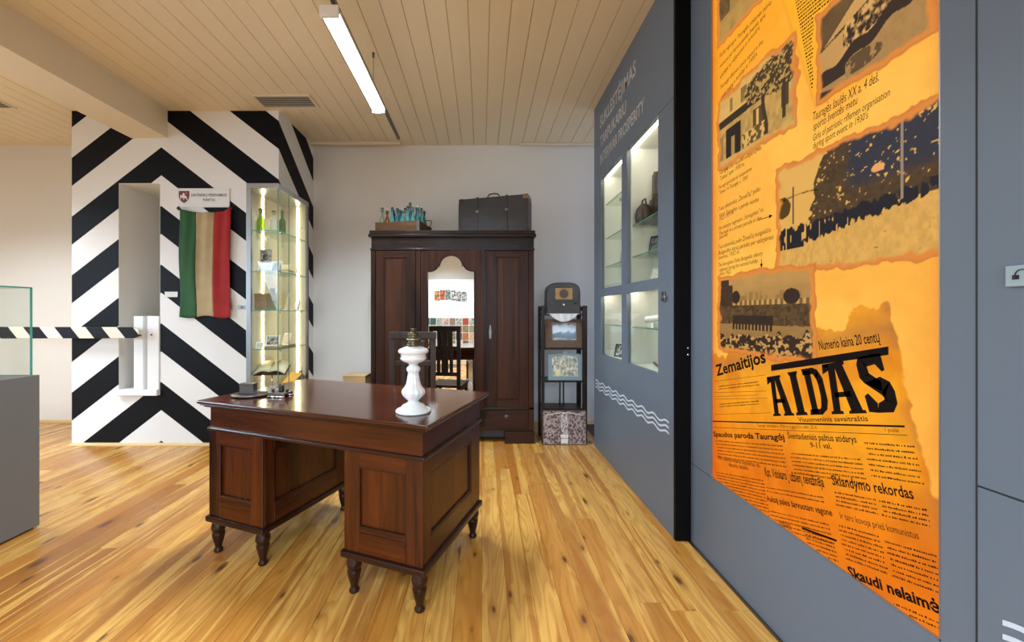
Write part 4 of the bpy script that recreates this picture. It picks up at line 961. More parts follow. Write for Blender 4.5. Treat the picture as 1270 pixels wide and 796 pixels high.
# top with stepped moulded edge
tp = dbox(-1.360, 0.082, -0.083, 0.715, 0.8475, 0.866, 'top', M['mahogtop'], 0.006)
dbox(-1.350, 0.072, -0.073, 0.705, 0.838, 0.8475, 'edge_moulding', M['mahogd'], 0.004)
dbox(-1.338, 0.055, -0.056, 0.693, 0.826, 0.838, 'edge_moulding', M['mahogd'], 0.005)
dbox(-1.318, 0.030, -0.030, 0.675, 0.712, 0.826, 'apron', M['mahogx'])
dbox(-1.330, 0.043, -0.043, 0.688, 0.692, 0.712, 'waist_moulding', M['mahogd'], 0.006)
def leg_prof():
    return [(0.016, 0), (0.019, 0.004), (0.020, 0.012), (0.015, 0.022), (0.014, 0.030), (0.017, 0.045), (0.0235, 0.075), (0.027, 0.098), (0.0275, 0.108), (0.024, 0.118), (0.0265, 0.122), (0.030, 0.132), (0.031, 0.145), (0.029, 0.158), (0.026, 0.166), (0.027, 0.180)]
def pedestal(x0, x1, label, lower_panel):
    p = dbox(x0+0.013, x1-0.013, -0.018, 0.662, 0.212, 0.692, 'pedestal', M['mahog'])
    tag(p, label)
    # front and rear frames: stiles, rails, recessed panel
    for (y0, y1) in ((-0.030, -0.018), (0.662, 0.675)):
        sw_ = 0.085
        for q in ((x0, x0+sw_), (x1-sw_, x1)): B().box(q[0], q[1], y0, y1, 0.212, 0.692).build('stile', M['mahog'], p, 0.0015, 1)
        for q in ((0.620, 0.692), (0.212, 0.325 if lower_panel else 0.335)): B().box(x0+sw_, x1-sw_, y0, y1, q[0], q[1]).build('cross_rail', M['mahogx'], p, 0.0015, 1)
        if lower_panel and y0 < 0:
            B().box(x0+sw_+0.002, x1-sw_-0.002, y0-0.004, y0, 0.232, 0.312).build('lower_panel', M['mahogx'], p, 0.003)
        yy = y0 + 0.006 if y0 < 0 else y1-0.006
        fr_ = B(); a, c_ = x0+sw_, x1-sw_
        for q in ((a, a+0.006, .335, .62), (c_-0.006, c_, .335, .62), (a, c_, .614, .62), (a, c_, .325, .341)): fr_.box(q[0], q[1], y0+0.002, y1, q[2], q[3])
        fr_.build('panel_bead', M['mahogd'], p)
    for (xa, xb) in ((x1-0.013, x1), (x0, x0+0.013)):
        for q in ((-0.018, 0.045), (0.545, 0.662)): B().box(xa, xb, q[0], q[1], 0.212, 0.692).build('stile', M['mahog'], p, 0.0015, 1)
        for q in ((0.612, 0.692), (0.212, 0.318)): B().box(xa, xb, 0.045, 0.545, q[0], q[1]).build('cross_rail', M['mahogy'], p, 0.0015, 1)
        fr_ = B(); xm0, xm1 = (xa, xb-0.003) if xa > x0+0.1 else (xa+0.003, xb)
        for q in ((0.045, 0.055, .318, .612), (0.535, 0.545, .318, .612), (0.045, 0.545, .602, .612), (0.045, 0.545, .318, .328)): fr_.box(xm0, xm1, q[0], q[1], q[2], q[3])
        fr_.build('panel_bead', M['mahogd'], p)
    b = dbox(x0-0.015, x1+0.015, -0.045, 0.690, 0.180, 0.212, 'plinth', M['mahogd'], 0.007)
    for x in (x0+0.035, x1-0.032):
        for y in (0.0, 0.645): B().lathe([(r*1.22, z) for r, z in leg_prof()], n=20).build('leg', M['mahogd'], desk, loc=(x, y, 0))
pedestal(-0.397, 0.030, 'right pedestal, with a small lower panel', True)
pedestal(-1.330, -0.925, 'left pedestal', False)
DZ = 0.866
# oil lamp of white glass
lamp = thing('oil_lamp', (-0.333, 1.975, DZ), 'white milk-glass oil lamp base with brass burner on the desk', 'lamp')
B().lathe([(0.080, 0), (0.086, 0.004), (0.086, 0.010), (0.078, 0.017), (0.060, 0.024), (0.052, 0.036), (0.034, 0.044), (0.026, 0.052), (0.026, 0.058), (0.040, 0.070), (0.052, 0.084), (0.057, 0.096), (0.054, 0.108), (0.044, 0.120), (0.036, 0.134), (0.031, 0.155), (0.0275, 0.180), (0.026, 0.194), (0.031, 0.200), (0.034, 0.208), (0.031, 0.220), (0.022, 0.226), (0.021, 0.232)],
          n=72, flute=12, fl=0.035, z0f=0.055, z1f=0.21).build('stem', M['milk'], lamp)
B().lathe([(0.020, 0.232), (0.024, 0.235), (0.030, 0.240), (0.050, 0.247), (0.062, 0.258), (0.064, 0.266), (0.058, 0.270), (0.062, 0.277), (0.060, 0.283), (0.066, 0.287), (0.073, 0.292), (0.074, 0.301), (0.068, 0.308), (0.045, 0.317), (0.034, 0.321), (0.028, 0.322)], n=72, flute=16, fl=0.008, z0f=0.245, z1f=0.31).build('oil_font', M['milk'], lamp)
B().lathe([(0.029, 0.321), (0.031, 0.325), (0.031, 0.336), (0.026, 0.340), (0.025, 0.350), (0.033, 0.353), (0.033, 0.360), (0.026, 0.363), (0.025, 0.374), (0.030, 0.380), (0.024, 0.388), (0.012, 0.396), (0.010, 0.402), (0.016, 0.404), (0.016, 0.407)], n=28).build('burner', M['brass'], lamp)
B().tube([(0.03, 0, 0.345), (0.046, -0.008, 0.345)], 0.0025, 6).lathe([(0.009, -0.003), (0.009, 0.003)], (0.048, -0.008, 0.345), 12).build('wick_knob', M['brass'], lamp)
def ring(r, z): return [(r*math.cos(2*math.pi*i/24), r*math.sin(2*math.pi*i/24), z) for i in range(24)]
B().tube(ring(0.0335, 0.3565), 0.0018, 6, closed=True).build('burner_ring', M['chrome'], lamp)
# oval dish with a little box
dish = thing('oval_dish', (-1.345, 2.350, DZ), 'flat grey oval dish on the left rear corner of the desk', 'dish', rz=R(10))
o = B().lathe([(0.085, 0), (0.099, 0.004), (0.104, 0.013), (0.098, 0.013), (0.090, 0.007), (0.001, 0.006)], n=40).build('plate', M['steel'], dish); o.scale = (1, 0.78, 1)
bx = thing('small_dark_box', (-1.378, 2.385, DZ+0.0075), 'small dark box standing on the grey oval dish', 'box', rz=R(-4))
B().box(-0.041, 0.041, -0.022, 0.022, 0, 0.050).build('body', M['steel'], bx, 0.002); B().box(-0.043, 0.043, -0.024, 0.024, 0.050, 0.062).build('lid', M['steel'], bx, 0.003)
# little metal inkstand
ik = thing('metal_inkstand', (-1.165, 2.335, DZ), 'small metal inkstand with dark knobs beside the oval dish', 'inkstand', rz=R(-8))
B().box(-0.052, 0.050, -0.040, 0.050, 0.012, 0.026).build('tray', M['steel'], ik, 0.004)
B().prism([(-0.052, 0.026), (0.050, 0.026), (0.047, 0.031), (-0.049, 0.031)], -0.040, -0.034, 'y').build('rim', M['chrome'], ik)
B().tube([(-0.053, -0.036, 0.006), (0.052, -0.036, 0.006)], 0.007, 8).build('foot_roll', M['chrome'], ik); B().tube([(-0.053, 0.044, 0.006), (0.052, 0.044, 0.006)], 0.007, 8).build('foot_roll', M['chrome'], ik)
B().lathe([(0.016, 0.026), (0.017, 0.040), (0.013, 0.050), (0.017, 0.056), (0.014, 0.064), (0.004, 0.072)], (0.0, 0.012, 0), 16).build('knob', M['bakelite'], ik)
B().lathe([(0.008, 0.026), (0.009, 0.044), (0.005, 0.050)], (-0.040, -0.006, 0), 12).build('knob', M['bakelite'], ik); B().lathe([(0.008, 0.026), (0.009, 0.038), (0.005, 0.044)], (0.038, 0.008, 0), 12).build('knob', M['bakelite'], ik)

# ================================================================== CHAIR between desk and wardrobe
ch = thing('high_back_chair', (-0.582, 3.22, 0), 'grey-brown wooden chair with tall slatted back behind the desk', 'chair')
yb0, yb1 = 0.19, 0.22
for s in (-1, 1):
    B().box(s*0.194, s*0.150, yb0-0.005, yb1+0.005, 0, 1.175).build('rear_leg', M['chair'], ch, 0.004)
    B().box(s*0.194, s*0.154, -0.20, -0.16, 0, 0.445).build('front_leg', M['chair'], ch, 0.004)
    B().box(s*0.190, s*0.165, -0.17, 0.19, 0.39, 0.445).build('seat_rail', M['chair'], ch, 0.002)
    B().box(s*0.186, s*0.168, -0.17, 0.19, 0.16, 0.19).build('stretcher', M['chair'], ch, 0.002)
B().box(-0.205, 0.205, -0.215, 0.235, 0.445, 0.475).build('seat', M['chair'], ch, 0.006)
B().box(-0.198, 0.198, yb0-0.012, yb1+0.006, 1.130, 1.190).build('top_rail', M['chair'], ch, 0.005)
B().box(-0.150, 0.150, yb0, yb1, 0.905, 0.945).build('middle_rail', M['chair'], ch, 0.003)
B().box(-0.150, 0.150, yb0, yb1, 0.585, 0.630).build('lower_rail', M['chair'], ch, 0.003)
for (x0, x1) in ((-0.100, -0.060), (-0.040, 0.040), (0.060, 0.100)): B().box(x0, x1, yb0+0.004, yb1-0.004, 0.63, 0.905).build('slat', M['chair'], ch, 0.002)
for (x0, x1) in ((-0.095, -0.035), (-0.032, 0.032), (0.035, 0.095)): B().box(x0, x1, yb0+0.004, yb1-0.004, 0.945, 1.130).build('slat', M['chair'], ch, 0.002)
B().box(-0.150, 0.150, -0.19, -0.17, 0.39, 0.445).build('front_rail', M['chair'], ch, 0.002)
B().box(-0.168, 0.168, 0.0, 0.02, 0.165, 0.185).build('stretcher', M['chair'], ch, 0.002)

# ================================================================== WARDROBE
WY = 4.18; kk = WY/F
def wx(px): return (px-CX)*kk
def wz(py): return EYE-(py-HY)*kk
wd = thing('wardrobe', (-0.30, 4.50, 0), 'dark wooden three-door wardrobe with arched mirror against the back wall', 'wardrobe')
WO = (-0.30, 4.50)
def wbox(x0, x1, y0, y1, z0, z1, name, mat, bevel=0.0, par=None):
    o = B().box(x0-WO[0], x1-WO[0], y0-WO[1], y1-WO[1], z0, z1).build(name, mat, par or wd, bevel)
    return o
xl, xr = -1.135, 0.552-0.010
BYR = 4.82
wbox(xl, xr, WY+0.02, BYR, 0.13, wz(309), 'carcass', M['oak'])
wbox(xl-0.022, xr+0.014, WY-0.022, BYR+0.01, wz(290.5), 2.203, 'cornice', M['oakx'], 0.006)
wbox(xl-0.032, xr+0.024, WY-0.035, BYR+0.015, wz(294.5), wz(290.5), 'cornice_moulding', M['oakx'], 0.007)
wbox(xl-0.006, xr+0.002, WY-0.002, BYR, wz(308.5), wz(294.5), 'frieze', M['oakx'], 0.002)
wbox(xl-0.016, xr+0.010, WY-0.012, BYR, wz(310.5), wz(308.0), 'frieze_moulding', M['oakx'], 0.003)
def wdoor(px0, px1, ppx0, ppx1, ptop, pbot, name='door'):
    dz0, dz1 = wz(505), wz(311)
    d = wbox(wx(px0), wx(px1), WY+0.006, WY+0.020, dz0, dz1, name, M['oak'])
    for q in ((px0, ppx0, 505, 311), (ppx1, px1, 505, 311)): wbox(wx(q[0]), wx(q[1]), WY-0.006, WY+0.006, wz(q[2]), wz(q[3]), 'stile', M['oak'], 0.002, d)
    for q in ((ppx0, ppx1, ptop, 311), (ppx0, ppx1, 505, pbot)): wbox(wx(q[0]), wx(q[1]), WY-0.006, WY+0.006, wz(q[2]), wz(q[3]), 'cross_rail', M['oakr'], 0.002, d)
    wbox(wx(ppx0)+0.012, wx(ppx1)-0.012, WY+0.001, WY+0.006, wz(pbot)+0.012, wz(ptop)-0.012, 'panel', M['oakp'], 0.002, d)
    return d
wdoor(465.8, 515.0, 476.5, 504.5, 319.7, 495)
dr = wdoor(601.6, 655.0, 616.0, 644.0, 318.8, 496)
B().prism([(wx(607.0)-WO[0], wz(420)), (wx(609.0)-WO[0], wz(420)), (wx(609.6)-WO[0], wz(411)), (wx(608.6)-WO[0], wz(403)), (wx(607.4)-WO[0], wz(403)), (wx(606.4)-WO[0], wz(411))], WY-0.0105-WO[1], WY-0.0062-WO[1], 'y').build('key_plate', M['steel'], dr)
# vertical posts between the doors
for (a, b_) in ((459.9, 465.2), (515.6, 521.3), (655.6, 662.2)):
    wbox(wx(a), wx(b_), WY-0.004, WY+0.02, wz(533.5), wz(310.5), 'post', M['oak'], 0.003)
wbox(wx(600.9), wx(601.4), WY-0.001, WY+0.02, wz(505), wz(310.5), 'gap_strip', M['bakelite'])
md = wbox(wx(521.8), wx(600.6), WY+0.002, WY+0.020, wz(505), wz(311), 'mirror_door', M['oak'], 0.0)
# mirror with stepped arched head
def mirror_outline(inset=0.0):
    pts = []
    L_, R_ = 531.2+inset, 589.0-inset; bot = 494-inset; sh = 337.0+inset
    pts += [(L_, bot), (L_, sh)]
    for i in range(7):                                   # left concave shoulder
        a = math.pi/2*i/6; pts.append((L_+1.0+12.2*math.sin(a), sh-9.0*(1-math.cos(a))-0.5*0))
    cx0 = (L_+R_)/2; r = 14.4-inset
    for i in range(15):
        a = math.pi - math.pi*i/14; pts.append((cx0+r*math.cos(a), 331.6-(14.2-inset)*math.sin(a)))
    for i in range(7):
        a = math.pi/2*(1-i/6); pts.append((R_-1.0-12.2*math.sin(a), sh-9.0*(1-math.cos(a))))
    pts += [(R_, sh), (R_, bot)]
    out = []
    for p in pts:
        if not out or (abs(p[0]-out[-1][0])+abs(p[1]-out[-1][1])) > 0.05: out.append(p)
    return out
cxm = 0.5*(wx(531.2)+wx(589.0))
mp = [(wx(p[0])-cxm, wz(p[1])) for p in mirror_outline(0.6)]
mo = B().prism(mp, -0.0045, 0.0015, 'y').build('mirror', M['mirror'], md, loc=(cxm-WO[0], WY-0.002-WO[1], 0))
mp2 = [(wx(p[0])-cxm, wz(p[1])) for p in mirror_outline(0.0)]
loop = [(p[0], -0.004, p[1]) for p in mp2]
B().tube(loop, 0.0045, 6, closed=True).build('mirror_bead', M['oakx'], md, loc=(cxm-WO[0], WY-0.001-WO[1], 0))
pv = Vector((wx(521.8)-WO[0], WY+0.011-WO[1], 0))          # the mirror door stands slightly ajar, hinged on its left
md.matrix_local = Matrix.Translation(pv) @ Matrix.Rotation(-R(5.4), 4, 'Z') @ Matrix.Translation(-pv)
# lower rail, drawers, plinth
wbox(xl, xr, WY-0.004, WY+0.02, wz(507.5), wz(505), 'rail', M['oakx'], 0.002)
for (a, b_) in ((466, 592), (601, 655)):
    dw = wbox(wx(a), wx(b_), WY-0.003, WY+0.02, wz(532), wz(508.5), 'drawer', M['oakr'], 0.004)
    hx = wx((a+b_)/2)-WO[0]; hz = wz(516)
    B().prism([(hx-0.022, hz+0.004), (hx-0.008, hz+0.010), (hx, hz+0.022), (hx+0.008, hz+0.010), (hx+0.022, hz+0.004), (hx+0.016, hz-0.006), (hx-0.016, hz-0.006)], WY-0.006-WO[1], WY-0.003-WO[1], 'y').build('handle_plate', M['steel'], dw)
    B().tube([(hx-0.018, WY-0.010-WO[1], hz+0.003), (hx-0.014, WY-0.020-WO[1], hz-0.014), (hx, WY-0.022-WO[1], hz-0.018), (hx+0.014, WY-0.020-WO[1], hz-0.014), (hx+0.018, WY-0.010-WO[1], hz+0.003)], 0.003, 6).build('handle', M['steel'], dw)
wbox(xl, xr, WY+0.0, BYR, wz(534), 0.16, 'base_rail', M['oakr'])
for (x0, x1) in ((xl-0.004, wx(500)), (wx(626), xr+0.006)): wbox(x0, x1, WY-0.020, BYR, 0, wz(534.5), 'plinth', M['oakr'], 0.005)
wbox(wx(500), wx(626), WY+0.05, WY+0.07, 0.05, wz(533), 'plinth_board', M['oakx'])

# ------------------------------------------------------------------ crate of bottles
def quad_frame(p0, p1): return math.atan2(p1[1]-p0[1], p1[0]-p0[0])
cr = thing('bottle_crate', (-1.150, 4.375, 2.204), 'low open wooden crate full of bottles on top of the wardrobe', 'crate', rz=R(-12))
CWd, CDp, CHt = 0.505, 0.40, 0.128
for nm, bx_ in (('front_board', (0, CWd, 0, 0.014, 0.0, CHt)), ('rear_board', (0, CWd, CDp-0.014, CDp, 0.0, CHt)), ('end_board', (0, 0.016, 0.014, CDp-0.014, 0, CHt-0.003)), ('end_board', (CWd-0.016, CWd, 0.014, CDp-0.014, 0, CHt-0.003)), ('bottom_board', (0.016, CWd-0.016, 0.014, CDp-0.014, 0, 0.010))):
    B().box(*bx_).build(nm, M['crate'], cr, 0.002)
for x in (0.0, CWd-0.03): B().box(x-0.001, x+0.031, -0.0025, 0.0, 0.0, CHt).build('corner_plate', M['steel'] if x else M['crate'], cr)
B().tube([(CWd+0.002, 0.12, 0.09), (CWd+0.035, 0.125, 0.15), (CWd+0.06, 0.20, 0.165), (CWd+0.04, 0.27, 0.15), (CWd+0.002, 0.28, 0.09)], 0.005, 8).build('carrying_loop', M['steel'], cr)
m4 = Matrix.Translation((-1.150, 4.375, 2.204)) @ Matrix.Rotation(R(-12), 4, 'Z')
rows = [(0.070, [(0.045, 'pale', .275, 'pale green'), (0.105, 'amber', .255, 'amber brown'), (0.165, 'aqua', .272, 'light aqua'), (0.225, 'teal', .262, 'teal'), (0.285, 'aqua', .250, 'shorter aqua'), (0.345, 'aqua', .275, 'clear aqua'), (0.405, 'aqua', .262, 'blue aqua'), (0.460, 'teal', .270, 'deep teal')]),
        (0.165, [(0.060, 'aqua', .270, 'aqua'), (0.135, 'teal', .275, 'teal'), (0.210, 'aqua', .285, 'aqua'), (0.275, 'clear', .280, 'nearly clear'), (0.335, 'aqua', .335, 'tallest aqua'), (0.410, 'teal', .300, 'tall teal'), (0.465, 'aqua', .270, 'aqua')]),
        (0.270, [(0.10, 'teal', .275, 'teal'), (0.19, 'aqua', .28, 'aqua'), (0.30, 'teal', .28, 'teal'), (0.39, 'aqua', .285, 'aqua'), (0.46, 'teal', .265, 'teal')])]
rn_ = ('front', 'middle', 'rear'); ordn = ('first', 'second', 'third', 'fourth', 'fifth', 'sixth', 'seventh', 'eighth')
for ri, (yy, items) in enumerate(rows):
    for bi, (xx, mt, hh, ds) in enumerate(items):
        p = m4 @ Vector((xx, yy, 0.0105))
        bottle(p.x, p.y, p.z, hh, 0.0275, mt, '%s glass bottle in the crate, %s from the left in the %s row' % (ds, ordn[bi], rn_[ri]), 'swing-top bottles in the wooden crate', capm=('steel', 'white', 'leatherb')[(bi+ri*2) % 3], rn=0.0105)

# ------------------------------------------------------------------ suitcase
sA = (-0.252, 4.50); sB = (0.493, 4.272); ang = math.atan2(sB[1]-sA[1], sB[0]-sA[0]); SL = math.hypot(sB[0]-sA[0], sB[1]-sA[1])
su = thing('old_suitcase', (sA[0], sA[1], 2.204), 'worn dark leather suitcase with brown straps on top of the wardrobe', 'suitcase', rz=ang)
SHt, SD = 0.412, 0.20
B().box(0, SL, 0, SD, 0.0, SHt).build('body', M['leather'], su, 0.014, ); B().box(-0.002, SL+0.002, SD*0.40, SD*0.40+0.008, -0.0, SHt+0.002).build('lid_seam', M['leatherb'], su, 0.002)
for x in (0.205, 0.535):
    B().box(x, x+0.024, -0.005, SD+0.005, -0.0, SHt+0.006).build('strap', M['leatherb'], su, 0.003)
    B().box(x-0.004, x+0.028, -0.008, -0.004, SHt*0.60, SHt*0.66).build('buckle', M['steel'], su, 0.001)
for x in (0.0, SL-0.055):
    for z in (0.0, SHt-0.052): B().box(x-0.003, x+0.058, -0.003, SD+0.003, z-(0.0 if z == 0 else -0.0), z+0.055).build('corner_cap', M['tan'] if (x > 0.1 and z > 0.1) else M['leatherb'], su, 0.012)
B().box(-0.004, 0.010, 0.0, SD, 0.05, SHt-0.05).box(SL-0.010, SL+0.004, 0, SD, 0.05, SHt-0.05).build('edge_binding', M['leatherb'], su, 0.002)
hx = 0.385
B().tube([(hx-0.062, SD*0.3, SHt-0.004), (hx-0.066, SD*0.3, SHt+0.022), (hx-0.045, SD*0.3, SHt+0.042), (hx, SD*0.3, SHt+0.050), (hx+0.045, SD*0.3, SHt+0.042), (hx+0.066, SD*0.3, SHt+0.022), (hx+0.062, SD*0.3, SHt-0.004)], 0.0075, 8).build('handle', M['leatherb'], su)

# ------------------------------------------------------------------ pale wooden box left of the wardrobe
wb = thing('wooden_box', (-1.42, 4.62, 0), 'plain pale wooden box behind the desk, left of the wardrobe', 'box')
B().box(-0.125, 0.125, -0.12, 0.12, 0, 0.640).build('body', M['pinebox'], wb, 0.002); B().box(-0.130, 0.130, -0.125, 0.125, 0.640, 0.652).build('lid', M['pine'], wb, 0.002)

# ================================================================== SHELF STAND with radio and pictures
EY = 4.150; ke = EY/F
def ex(px): return (px-CX)*ke
def ez(py): return EYE-(py-HY)*ke
EO = (0.5*(ex(672)+ex(729)), EY+0.14)
st = thing('shelf_stand', (EO[0], EO[1], 0), 'narrow dark wooden shelf stand between wardrobe and grey partition', 'shelf stand')
def eb(x0, x1, y0, y1, z0, z1, name, mat, bevel=0.0, par=None): return B().box(x0-EO[0], x1-EO[0], y0-EO[1], y1-EO[1], z0, z1).build(name, mat, par or st, bevel)
for (a, b_) in ((671.8, 675.4), (722.6, 728.4)):
    for y in (EY, EY+0.25): eb(ex(a), ex(b_), y, y+0.03, 0, ez(379), 'post', M['ebony'], 0.003)
    eb(ex(a)+0.004, ex(b_)-0.004, EY+0.03, EY+0.25, ez(385), ez(380.5), 'arm_rail', M['ebony'], 0.002)
SHZ = [ez(389.0), ez(431.5), ez(472.0), ez(507.0), 0.03]
for z in SHZ: eb(ex(675.4), ex(722.6), EY+0.005, EY+0.275, z-0.018, z, 'shelf', M['ebony'], 0.002)
for a in (700.3, 705.0): eb(ex(a)-0.007, ex(a)+0.007, EY+0.245, EY+0.26, SHZ[3], SHZ[2]-0.018, 'spindle', M['ebony'], 0.002)
# doily + radio
dl = thing('lace_doily', (ex(699), EY+0.10, SHZ[0]), 'white lace doily hanging over the top shelf under the radio', 'doily')
b = B(); n = 32; w_ = ex(720)-ex(679); 
vs_ = []; hw_ = w_/2
for i in range(n+1):
    u = -1+2*i/n; dp = 0.088*(1-abs(u)**1.9)+0.003*math.cos(i*3.14159)
    for j in range(7): vs_.append((u*hw_*(1-0.02*j), -0.106-0.003*math.sin(i*0.9), -dp*j/6+0.002))
b.add(vs_, [(i*7+j, (i+1)*7+j, (i+1)*7+j+1, i*7+j+1) for i in range(n) for j in range(6)], 0, True)
b.add([(-hw_, -0.106, 0.0022), (hw_, -0.106, 0.0022), (hw_*0.9, 0.10, 0.0022), (-hw_*0.9, 0.10, 0.0022)], [(0,1,2,3)])
lm = N('lace_pattern'); p_ = lm.objc(); vo = lm.n('ShaderNodeTexVoronoi'); lm.l(p_, vo.inputs['Vector']); vo.inputs['Scale'].default_value = 110
lm.set(**{'Base Color': (0.66, 0.67, 0.70), 'Roughness': 0.9, 'Alpha': lm.ramp(vo.outputs['Distance'], [(0.15, 0.45), (0.42, 1.0)])})
o = b.build('cloth', lm.mat, dl); o.modifiers.new('s', 'SOLIDIFY').thickness = 0.0015
ra = thing('tabletop_radio', (ex(700), EY+0.115, SHZ[0]+0.003), 'dark bakelite radio with arched top and amber dial on the stand', 'radio')
RW, RH = 0.178, 0.322
def arch(s_=1.0, z_=0.0):
    pts = [(-RW*s_, z_)]
    for i in range(25):
        a = math.pi - math.pi*i/24; c_, q_ = math.cos(a), math.sin(a)
        pts.append((RW*s_*math.copysign(abs(c_)**0.55, c_)*0.97, (RH-0.13)*s_+(0.13*s_)*abs(q_)**0.62))
    pts.append((RW*s_, z_)); return pts
B().prism(arch(), -0.085, 0.10, 'y').build('housing', M['bakelite'], ra, 0.012, 3)
dm = N('amber_dial'); p_ = dm.objc(); dx, dy_, dz_ = dm.sep(p_); rr = dm.math('SQRT', dm.math('ADD', dm.math('POWER', dx, 2), dm.math('POWER', dm.math('SUBTRACT', dz_, 0.205), 2)))
dm.set(**{'Base Color': dm.ramp(dm.math('MULTIPLY', rr, 10), [(0.0, (0.03, 0.015, 0.01)), (0.40, (0.035, 0.015, 0.008)), (0.44, (0.10, 0.04, 0.01)), (0.52, (0.30, 0.15, 0.03)), (1.0, (0.36, 0.21, 0.06))]), 'Roughness': 0.3})
B().box(-0.088, 0.088, -0.0875, -0.084, 0.145, 0.263).build('dial', dm.mat, ra, 0.004)
b = B()
for x0, x1, z0, z1 in ((-0.095, 0.095, 0.263, 0.270), (-0.095, 0.095, 0.138, 0.145), (-0.095, -0.088, 0.138, 0.27), (0.088, 0.095, 0.138, 0.27)): b.box(x0, x1, -0.090, -0.084, z0, z1)
b.build('dial_frame', M['bakelite'], ra, 0.001)
for (x, z, r, mt) in ((-0.125, 0.105, 0.014, 'steel'), (0.0, 0.090, 0.014, 'chrome'), (0.118, 0.105, 0.012, 'bakelite')):
    B().lathe([(r, 0), (r, 0.010), (r*0.7, 0.015)], n=14).build('knob', M[mt], ra, loc=(x, -0.085, z), rot=(R(90), 0, 0))
B().box(-RW-0.004, RW+0.004, -0.090, 0.102, 0, 0.014).build('foot', M['bakelite'], ra, 0.003)
# framed landscape photograph
def landscape(name, kind):
    m = N(name); x, y, z = m.sep(m.objc()); p = m.objc()
    if kind == 0:
        f = m.noise(m.mapv(p, (14, 1, 26)), 1.0, 4); h_ = m.math('ADD', z, m.math('MULTIPLY', m.math('SUBTRACT', f, 0.5), 0.10))
        c = m.ramp(m.math('MULTIPLY', h_, 4.0), [(0.0, (0.60, 0.58, 0.50)), (0.33, (0.42, 0.44, 0.42)), (0.42, (0.10, 0.14, 0.17)), (0.60, (0.14, 0.22, 0.30)), (0.68, (0.62, 0.74, 0.88)), (0.9, (0.50, 0.56, 0.62)), (1.0, (0.12, 0.13, 0.12))])
    else:
        f = m.noise(m.mapv(p, (34, 1, 22)), 1.0, 3, 0.6); c = m.ramp(f, [(0.32, (0.10, 0.11, 0.10)), (0.46, (0.30, 0.32, 0.30)), (0.55, (0.52, 0.50, 0.34)), (0.68, (0.80, 0.80, 0.74))])
    m.set(**{'Base Color': c, 'Roughness': 0.15}); return m.mat
f1 = thing('framed_photograph', (ex(700), EY+0.02, SHZ[1]), 'landscape photograph in a broad brown frame on the second shelf', 'picture', rx=R(-6))
fw, fh = 0.197, 0.298
fm = wood('brown_frame', (0.085, 0.050, 0.030), (0.15, 0.095, 0.060), 'x', 2, 0.5, 0)
pic = (ex(685.5)-ex(700), ex(715.8)-ex(700), ez(422)-SHZ[1], ez(400.3)-SHZ[1])
b = B()
for q in ((-fw, pic[0], 0, fh), (pic[1], fw, 0, fh), (pic[0], pic[1], 0, pic[2]), (pic[0], pic[1], pic[3], fh)): b.box(q[0], q[1], 0, 0.022, q[2], q[3])
b.build('frame', fm, f1, 0.003); B().box(pic[0]-0.002, pic[1]+0.002, 0.006, 0.012, pic[2]-0.002, pic[3]+0.002).build('photograph', landscape('landscape_photo', 0), f1, loc=(0, 0, 0))
b = B(); t_ = 0.005
for q in ((pic[0]-.002, pic[0]+t_, pic[2], pic[3]), (pic[1]-t_, pic[1]+.002, pic[2], pic[3]), (pic[0], pic[1], pic[2]-.002, pic[2]+t_), (pic[0], pic[1], pic[3]-t_, pic[3]+.002)): b.box(q[0], q[1], -0.002, 0.008, q[2], q[3])
b.build('inner_moulding', M['steel'], f1)
B().lathe([(0.006, 0), (0.006, 0.003)], n=10).build('stud', M['brass'], f1, loc=(0.0, 0.0, 0.012), rot=(R(90), 0, 0))
# glass framed family picture with arched head
f2 = thing('glass_photo_frame', (ex(701.5), EY+0.02, SHZ[2]), 'family picture in a greenish glass frame with arched top', 'picture', rx=R(-5))
def arc2(hw, h, r, top):
    pts = [(-hw, 0)]
    pts += [(-hw+r*(1-math.cos(math.pi/2*i/6)), h-r+r*math.sin(math.pi/2*i/6)) for i in range(7)]
    pts += [(-0.07+0.14*i/10, h+top*math.sin(math.pi*i/10)) for i in range(11)]
    pts += [(hw-r*(1-math.sin(math.pi/2*(1-i/6)+0)) if False else hw-r+r*math.sin(math.pi/2*i/6), h-r+r*math.cos(math.pi/2*i/6)) for i in range(7)]
    return pts + [(hw, 0)]
B().prism(arc2(0.176, 0.275, 0.035, 0.014), 0, 0.010, 'y').build('glass_frame', plain('frosted_frame_glass', (0.20, 0.28, 0.31), 0.12), f2, 0.002)
B().prism([(p[0], p[1]+0.040) for p in arc2(0.133, 0.205, 0.03, 0.012)], -0.0015, 0.0, 'y').build('picture', landscape('family_photo', 1), f2)
b = B()
for (x, z, h_, mt) in ((-0.075, 0.05, 0.06, 0), ): b.box(x-0.026, x+0.026, -0.0025, -0.0015, z, z+h_)
b.build('pale_figure', plain('pale_yellow', (0.62, 0.58, 0.32), 0.3), f2)
b = B()
for (x, z) in ((-0.01, 0.11), (0.062, 0.095), (-0.01, 0.09)): b.lathe([(0.011, -0.016), (0.014, 0.0), (0.009, 0.016)], (x, -0.0016, z), 8)
b.build('pale_figure', plain('pale_pink', (0.66, 0.52, 0.56), 0.3), f2).scale = (1, 0.08, 1)
B().prism([(-0.02, 0.283), (0.0, 0.302), (0.02, 0.283)], -0.001, 0.011, 'y').build('finial', M['alu'], f2)
